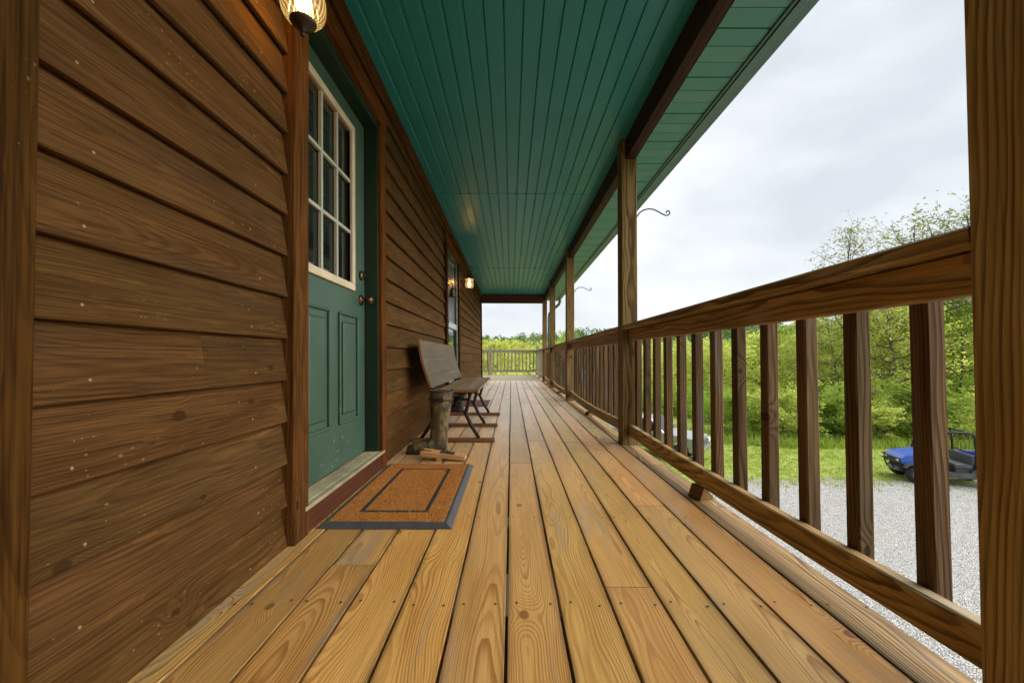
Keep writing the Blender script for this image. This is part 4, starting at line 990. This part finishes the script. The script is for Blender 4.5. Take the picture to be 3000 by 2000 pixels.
# ------------------------------------------------------------------ boots, boot jack
def boot(name, loc, rz, shaft_h, mat, lab, s=1.0):
    root = empty(name, loc, rz, label=lab, cat='boot'); root.scale = (s, s, s)
    m = MB()
    # foot: rings from heel (x=0) to toe (x=.29); shaft rings above the heel
    def ring_sweep(rings, n=20):
        vs = []; fs = []
        for (cx, cz, ax, tx, rx, ry) in rings:      # centre, tilt axis, radii
            for k in range(n):
                a = 2*math.pi*k/n
                if ax == 'x': vs.append((cx, ry*math.cos(a), max(.012, cz+rx*math.sin(a))))
                else: vs.append((cx+rx*math.cos(a), ry*math.sin(a), cz+tx*math.cos(a)))
        for j in range(len(rings)-1):
            for k in range(n): fs.append((j*n+k, j*n+(k+1) % n, (j+1)*n+(k+1) % n, (j+1)*n+k))
        fs.append(tuple(reversed(range(n)))); fs.append(tuple((len(rings)-1)*n+k for k in range(n)))
        m.add(vs, fs, True)
    ring_sweep([(.0, .05, 'x', 0, .02, .02), (.008, .052, 'x', 0, .042, .034), (.05, .06, 'x', 0, .055, .042), (.11, .062, 'x', 0, .056, .042), (.16, .055, 'x', 0, .048, .045), (.21, .047, 'x', 0, .040, .050), (.255, .042, 'x', 0, .033, .046), (.285, .036, 'x', 0, .024, .030), (.294, .032, 'x', 0, .010, .012)])
    H = shaft_h
    ring_sweep([(.062, .05, 'z', 0, .060, .042), (.064, .10, 'z', .004, .066, .046), (.064, .15, 'z', .004, .062, .047), (.060, .22, 'z', 0, .066, .053), (.054, .22+(H-.22)*.4, 'z', 0, .074, .061), (.053, .22+(H-.22)*.75, 'z', 0, .080, .066), (.053, H, 'z', .004, .082, .068)])
    o = m.build('boot_upper', mat, root)
    md = o.modifiers.new('remesh', 'REMESH'); md.mode = 'VOXEL'; md.voxel_size = .0055; md.use_smooth_shade = True
    sm = o.modifiers.new('smooth', 'SMOOTH'); sm.iterations = 4; sm.factor = .5
    # sole
    s_ = MB(); out = []
    for k in range(32):
        a = 2*math.pi*k/32; x = .145+.152*math.cos(a); w = .046 if x > .12 else .040
        out.append((x, w*math.copysign(abs(math.sin(a))**.7, math.sin(a))*(1.08 if x > .17 else .95)))
    vs = [(x, y, .0005) for x, y in out]+[(x, y, .019) for x, y in out]; n = 32
    s_.add(vs, [tuple(reversed(range(n))), tuple(range(n, 2*n))]+[(k, (k+1) % n, n+(k+1) % n, n+k) for k in range(n)]); s_.build('sole', M['rubber_dark'], root)
    rim = MB().tube([(.053+.081*math.cos(a), .067*math.sin(a), H+.003+.004*math.cos(a)) for a in [k*2*math.pi/24 for k in range(25)]], .006, 7); rim.build('rim', M['boot_dark'], root)
    MB().add([(.053+.076*math.cos(k*math.pi/12), .062*math.sin(k*math.pi/12), H+.0035) for k in range(24)], [tuple(range(24))]).build('opening', M['wall_core'], root)  # flat dark disc in place of the shade inside the shaft
    if H > .35:
        MB().tube([(.053+.083*math.cos(a), .069*math.sin(a), H-.055+.004*math.cos(a)) for a in [k*2*math.pi/24 for k in range(25)]], .0065, 6).build('strap', M['boot_dark'], root)
        MB().box((.03, .058, H-.072), (.070, .084, H-.038), .004).build('buckle', M['black_iron'], root)
        MB().tube([(-.026, .0, H-.10), (-.030, 0, H-.03), (-.026, 0, H+.02)], .008, 6).build('pull_loop', M['boot_dark'], root)
    return root
boot('tall_boot', (-.462, 2.93, 0), R(180+6), .445, M['camo'], 'tall camouflage rubber boot standing beside the bench')
boot('short_boot', (-.585, 4.95, 0), R(172), .21, M['boot_dark'], 'dark short boot under the bench, nearer the walkway')
boot('short_boot', (-.600, 5.10, 0), R(182), .21, M['boot_dark'], 'dark short boot under the bench, nearer the far runner')
jk = empty('boot_jack', (-.455, 2.735, 0), R(-5), label='small pale wooden boot jack lying in front of the boot', cat='boot jack')
m = MB()
# board with a notch at its raised left end, tilted down to the right
pl = [(-.15, -.055), (.15, -.045), (.15, .045), (-.15, .055), (-.15, .028), (-.095, .018), (-.078, 0), (-.095, -.018), (-.15, -.028)]
n = len(pl); tz = lambda x: .036 - (x+.15)*.095
vs = [(x, y, tz(x)+.0) for x, y in pl]+[(x, y, tz(x)+.026) for x, y in pl]
m.add(vs, [tuple(reversed(range(n))), tuple(range(n, 2*n))]+[(k, (k+1) % n, n+(k+1) % n, n+k) for k in range(n)])
for v in range(len(m.v)): m.v[v] = (m.v[v][0], m.v[v][1], max(.0025, m.v[v][2]))
m.build('board', M['jack'], jk)
MB().box((-.045, -.050, .0008), (-.008, .050, .0255), .002).build('cleat', M['jack'], jk)
m = MB(); m.add([(x, y, tz(x)+.0275) for x, y in ((-.03, -.03), (.07, -.028), (.07, .04), (-.03, .042))], [(0, 1, 2, 3)]); m.build('grip_pad', M['rubber_dark'], jk)

# ------------------------------------------------------------------ door mats
mx0, mx1, my0, my1 = -.792, -.240, 1.635, 2.585
dm = empty('doormat', ((mx0+mx1)/2, (my0+my1)/2, 0), label='orange coir doormat with black rubber border at the near door', cat='doormat')
hw, hl = (mx1-mx0)/2, (my1-my0)/2
def ring(o, i, z0, z1, bev=0):
    m = MB(); O = [(-o[0], -o[1]), (o[0], -o[1]), (o[0], o[1]), (-o[0], o[1])]; I = [(-i[0], -i[1]), (i[0], -i[1]), (i[0], i[1]), (-i[0], i[1])]
    B = [(x*(1-bev/abs(o[0])*1.0), y*(1-bev/abs(o[1]))) for x, y in O]
    vs = [(x, y, z0) for x, y in O]+[(x, y, z1) for x, y in B]+[(x, y, z1) for x, y in I]+[(x, y, z0) for x, y in I]
    fs = []
    for k in range(4):
        j = (k+1) % 4; fs += [(k, j, 4+j, 4+k), (4+k, 4+j, 8+j, 8+k), (8+k, 8+j, 12+j, 12+k), (12+k, 12+j, j, k)]
    return m.add(vs, fs)
ring((hw, hl), (hw-.036, hl-.036), .0012, .017, .024).build('rubber_border', M['rubber'], dm)
MB().box((-hw+.0365, -hl+.0365, .0012), (hw-.0365, hl-.0365, .0165)).build('coir_field', M['coir'], dm)
ring((hw-.125, hl-.135), (hw-.143, hl-.153), .0168, .0182).build('inlay_band', M['rubber_dark'], dm)
# upright coir fibres so the field reads as bristle
rf = np.random.RandomState(4); nf = 26000
fx = rf.uniform(-hw+.038, hw-.038, nf); fy = rf.uniform(-hl+.038, hl-.038, nf)
inb = (np.abs(fx) < hw-.123) & (np.abs(fy) < hl-.133) & ~((np.abs(fx) < hw-.145) & (np.abs(fy) < hl-.155)); fx, fy = fx[~inb], fy[~inb]; nf = len(fx)
a = rf.uniform(0, 6.28, nf); hh = rf.uniform(.003, .0065, nf); dx = np.cos(a)*.0012; dyy = np.sin(a)*.0012; lx = rf.normal(size=nf)*.0025; ly = rf.normal(size=nf)*.0025
v = np.empty((nf, 4, 3), np.float32)
v[:, 0] = np.stack([fx-dx, fy-dyy, np.full(nf, .016)], 1); v[:, 1] = np.stack([fx+dx, fy+dyy, np.full(nf, .016)], 1)
v[:, 2] = np.stack([fx+dx*.5+lx, fy+dyy*.5+ly, .0165+hh], 1); v[:, 3] = np.stack([fx-dx*.5+lx, fy-dyy*.5+ly, .0165+hh], 1)
tag(quads_obj('coir_fibres', v.reshape(-1, 3), M['coir'], dm), kind='stuff')
M['red_mat'] = plain('red_brown_rubber', (0.150, 0.058, 0.045), .6, var=.2, vscale=10)
d2 = empty('doormat', (-.545, 6.02, 0), label='small red slatted doormat on the deck before the storm door', cat='doormat')
for i in range(8):
    MB().box((-.215+i*.0545, -.38, .0015), (-.215+i*.0545+.046, .38, .013), .002).build('mat_slat', M['red_mat'], d2)
for yy in (-.36, 0, .36): MB().box((-.215, yy-.012, .001), (.215, yy+.012, .006)).build('mat_tie', M['rubber_dark'], d2)

# ------------------------------------------------------------------ vehicles
M['blue'] = plain('blue_plastic_paint', (0.020, 0.085, 0.46), .30, spec=.5, var=.06, vscale=3, Coat_Weight=.5)
M['dgrey'] = plain('dark_grey_plastic', (0.055, 0.058, 0.060), .55, var=.15, vscale=6)
M['mgrey'] = plain('grey_plastic', (0.16, 0.165, 0.17), .5, var=.12, vscale=6)
M['tyre'] = plain('tyre_rubber', (0.018, 0.018, 0.019), .8, var=.2, vscale=20, bumps=.3)
M['silver'] = plain('silver_car_paint', (0.3224, 0.3348, 0.3534), .26, metal=.55, Coat_Weight=.6)
M['cglass'] = plain('car_glass', (0.015, 0.018, 0.02), .04, spec=.7)
M['lens'] = plain('clear_lamp_lens', (0.75, 0.76, 0.74), .12, spec=.7)
M['amber'] = plain('amber_lamp_lens', (0.85, 0.32, 0.04), .2)
M['chrome'] = plain('chrome', (0.65, 0.66, 0.68), .15, metal=.95)
M['white_decal'] = plain('white_decal', (0.75, 0.76, 0.78), .5)
def wheel(parent, x, y, r, w, side):
    t = MB(); prof = [(r*.60, -w/2), (r*.86, -w/2), (r*.97, -w*.36), (r, -w*.2), (r, w*.2), (r*.97, w*.36), (r*.86, w/2), (r*.60, w/2)]
    lug = lambda k, n, j: (.018 if (k//2) % 2 else 0) if 2 <= j <= 5 else 0
    t.lathe(prof, 48, wob=lug); tw = t.build('wheel', M['tyre'], parent); tw.location = (x, y, r); tw.rotation_euler = (R(90), 0, 0)
    rm = MB().lathe([(r*.60, -w*.40), (r*.60, w*.40), (r*.52, w*.30), (r*.45, w*.12), (r*.18, w*.16), (r*.16, w*.24), (.001, w*.24)], 24)
    rm.lathe([(r*.60, -w*.40), (r*.52, -w*.30), (r*.45, -w*.12), (r*.18, -w*.16), (.001, -w*.2)], 24)
    ro = rm.build('rim', M['mgrey'], tw); return tw
utv = empty('utility_vehicle', (15.66, 14.56, GZ+.006), R(160), label='blue utility vehicle with black roll cage parked on the gravel edge', cat='utility vehicle')
for (x, y) in ((.975, .56), (.975, -.56), (-.975, .56), (-.975, -.56)): wheel(utv, x, y, .315, .26, 1)
P_ = lambda poly, y0, y1, name, mat, bev=0: MB().prism(poly, y0, y1).build(name, mat, utv)
P_([(1.40, .62), (1.44, .80), (1.30, .93), (.62, 1.08), (.55, 1.06), (.55, .70), (.72, .66), (1.05, .72), (1.30, .66)], -.56, .56, 'hood', M['blue'])
P_([(1.405, .58), (1.46, .60), (1.46, .79), (1.42, .82), (1.38, .70)], -.50, .50, 'grille', M['dgrey'])
for s in (-1, 1):
    MB().box((1.43, s*.40-.085, .70), (1.475, s*.40+.085, .79), .015).build('headlight', M['lens'], utv)
    P_([(1.38, .52), (1.36, .66), (1.0, .72), (.62, .66), (.58, .52), (.64, .52), (.74, .62), (1.0, .66), (1.22, .62), (1.32, .52)], s*.70 if s < 0 else .55, -.55 if s < 0 else .70, 'front_fender', M['dgrey'])
    P_([(.60, .30), (.60, .58), (.44, .48), (-.42, .48), (-.50, .62), (-.58, .60), (-.58, .30)], .52*s if s > 0 else -.66, .66 if s > 0 else -.52, 'side_skirt', M['dgrey'])
    for i in range(3):
        MB().box((-.50+.0, s*.662-.004, .36+i*.06), (-.15, s*.662+.004, .375+i*.06), .002).build('skirt_rib', M['mgrey'], utv)
    P_([(-.55, .60), (-.62, .70), (-.98, .74), (-1.34, .68), (-1.46, .50), (-1.34, .52), (-1.24, .62), (-.98, .68), (-.72, .62), (-.62, .46)], -.70 if s < 0 else .54, -.54 if s < 0 else .70, 'rear_fender', M['mgrey'])
P_([(1.36, .34), (1.30, .50), (.60, .56), (-1.40, .56), (-1.40, .36), (-.9, .30), (.9, .28)], -.34, .34, 'chassis', M['dgrey'])
P_([(.60, .30), (.60, .42), (-.58, .42), (-.58, .30)], -.52, .52, 'floor_pan', M['dgrey'])
P_([(.56, .95), (.62, 1.06), (.44, 1.02), (.38, .80), (.56, .55)], -.54, .54, 'dashboard', M['dgrey'])
MB().tube([(.42+.05*math.cos(a)*.7, .26+.17*math.sin(a), 1.06+.16*math.cos(a)) for a in [k*.3142 for k in range(21)]], .016, 8).build('steering_wheel', M['tyre'], utv)
MB().box((-.52, -.60, .62), (-.02, .60, .78), .04).build('seat', M['dgrey'], utv)
MB().box((-.60, -.60, .76), (-.47, .60, 1.10), .045).build('seat_back', M['dgrey'], utv)
MB().box((-.50, -.55, .42), (-.08, .55, .62), .01).build('seat_base', M['dgrey'], utv)
bed = MB(); 
for a, b in (((-1.52, -.66, .80), (-.66, -.62, 1.06)), ((-1.52, .62, .80), (-.66, .66, 1.06)), ((-1.56, -.66, .80), (-1.52, .66, 1.06)), ((-.70, -.62, .80), (-.66, .62, 1.06)), ((-1.52, -.62, .78), (-.70, .62, .82))): bed.box(a, b, .008)
bed.build('cargo_bed', M['blue'], utv)
for s in (-1, 1):
    MB().box((-1.40, s*.661-.004, .97), (-.78, s*.661+.004, .985), .002).build('bed_rib', M['white_decal'], utv)
    MB().box((-1.36, s*.661-.004, .885), (-.95, s*.661+.004, .915), .002).build('bed_decal', M['white_decal'], utv)
cage = lambda pts, name='cage_tube', r=.034: MB().tube(pts, r, 10).build(name, M['black_iron'], utv)
for s in (-1, 1):
    cage([(.62, s*.60, .60), (.60, s*.60, 1.02), (.50, s*.60, 1.38), (.34, s*.59, 1.72), (.22, s*.585, 1.83), (.08, s*.58, 1.86), (-.40, s*.58, 1.87), (-.52, s*.585, 1.84), (-.575, s*.59, 1.76), (-.60, s*.60, 1.15), (-.56, s*.60, .62)])
cage([(.22, -.585, 1.83), (.22, .585, 1.83)]); cage([(-.52, -.585, 1.85), (-.52, .585, 1.85)]); cage([(-.59, -.60, 1.15), (-.59, .60, 1.15)], r=.022)
sc_ = MB()
for i in range(9): sc_.tube([(-.575, -.56, 1.20+i*.07), (-.575, .56, 1.20+i*.07)], .005, 5)
for i in range(6): sc_.tube([(-.575, -.5+i*.2, 1.17), (-.575, -.5+i*.2, 1.80)], .005, 5)
sc_.build('rear_screen', M['black_iron'], utv)
for z in (.66, .82): cage([(1.36, -.55, z), (1.54, -.48, z), (1.57, 0, z), (1.54, .48, z), (1.36, .55, z)], 'bumper_bar', .020)
for y in (-.24, .24): cage([(1.50, y, .40), (1.565, y, .62), (1.57, y, .86)], 'bumper_bar', .020)
MB().box((1.34, -.30, .34), (1.50, .30, .48), .02).build('skid_plate', M['mgrey'], utv)

car = empty('pickup_truck', (6.43, 18.65, GZ), R(-40), label='silver pickup truck half hidden behind the balusters left of the lawn', cat='pickup truck')
for (x, y) in ((1.5, .74), (1.5, -.74), (-1.55, .74), (-1.55, -.74)): wheel(car, x, y, .36, .24, 1)
C_ = lambda poly, y0, y1, name, mat: MB().prism(poly, y0, y1).build(name, mat, car)
o = C_([(2.38, .46), (2.42, .62), (2.40, .92), (2.30, 1.06), (1.05, 1.18), (.90, 1.19), (-2.45, 1.17), (-2.48, .55), (-2.05, .48), (-1.98, .70), (-1.80, .82), (-1.55, .86), (-1.28, .82), (-1.10, .70), (-1.05, .46), (1.00, .46), (1.05, .70), (1.22, .82), (1.5, .86), (1.78, .82), (1.95, .70), (2.0, .46)], -.88, .88, 'body', M['silver'])
bv = o.modifiers.new('bevel', 'BEVEL'); bv.width = .05; bv.segments = 3; bv.limit_method = 'ANGLE'; bv.angle_limit = R(40)
cab = MB(); lo = [(1.0, -.84), (1.0, .84), (-.95, .84), (-.95, -.84)]; hi = [(.35, -.68), (.35, .68), (-.80, .68), (-.80, -.68)]
cab.add([(x, y, 1.17) for x, y in lo]+[(x, y, 1.74) for x, y in hi], [(0, 1, 5, 4), (1, 2, 6, 5), (2, 3, 7, 6), (3, 0, 4, 7), (4, 5, 6, 7)])
o = cab.build('cab', M['silver'], car); bv = o.modifiers.new('bevel', 'BEVEL'); bv.width = .06; bv.segments = 3
def quad_on(a, b, c, d, inset, off, name):
    a, b, c, d = map(Vector, (a, b, c, d)); ctr = (a+b+c+d)/4; nrm = (b-a).cross(d-a).normalized()
    q = [p.lerp(ctr, inset)+nrm*off for p in (a, b, c, d)]; q2 = [p-nrm*.01 for p in q]
    MB().add(q+q2, [(0, 1, 2, 3), (7, 6, 5, 4), (0, 4, 5, 1), (1, 5, 6, 2), (2, 6, 7, 3), (3, 7, 4, 0)]).build(name, M['cglass'], car)
B_ = [(x, y, 1.17) for x, y in lo]; T_ = [(x, y, 1.74) for x, y in hi]
quad_on(B_[0], B_[1], T_[1], T_[0], .13, .012, 'windscreen'); quad_on(B_[2], B_[3], T_[3], T_[2], .16, .012, 'rear_window')
quad_on(B_[1], B_[2], T_[2], T_[1], .14, .012, 'side_window'); quad_on(B_[3], B_[0], T_[0], T_[3], .14, .012, 'side_window')
MB().box((2.36, -.90, .44), (2.52, .90, .66), .04).build('front_bumper', M['chrome'], car)
MB().box((2.37, -.52, .74), (2.44, .52, .98), .02).build('grille', M['dgrey'], car)
for s in (-1, 1):
    MB().box((2.33, s*.70-.16, .76), (2.43, s*.70+.16, .97), .03).build('headlight', M['lens'], car)
    MB().box((2.24, s*.865-.03, .76), (2.40, s*.865+.03, .96), .02).build('turn_signal', M['amber'], car)
    MB().box((.72, s*.98-.10, 1.20), (.84, s*.98+.10, 1.38), .03).build('wing_mirror', M['silver'], car)
    MB().box((-.2, s*.885-.015, 1.0), (-.02, s*.885+.015, 1.04), .01).build('door_handle', M['dgrey'], car)
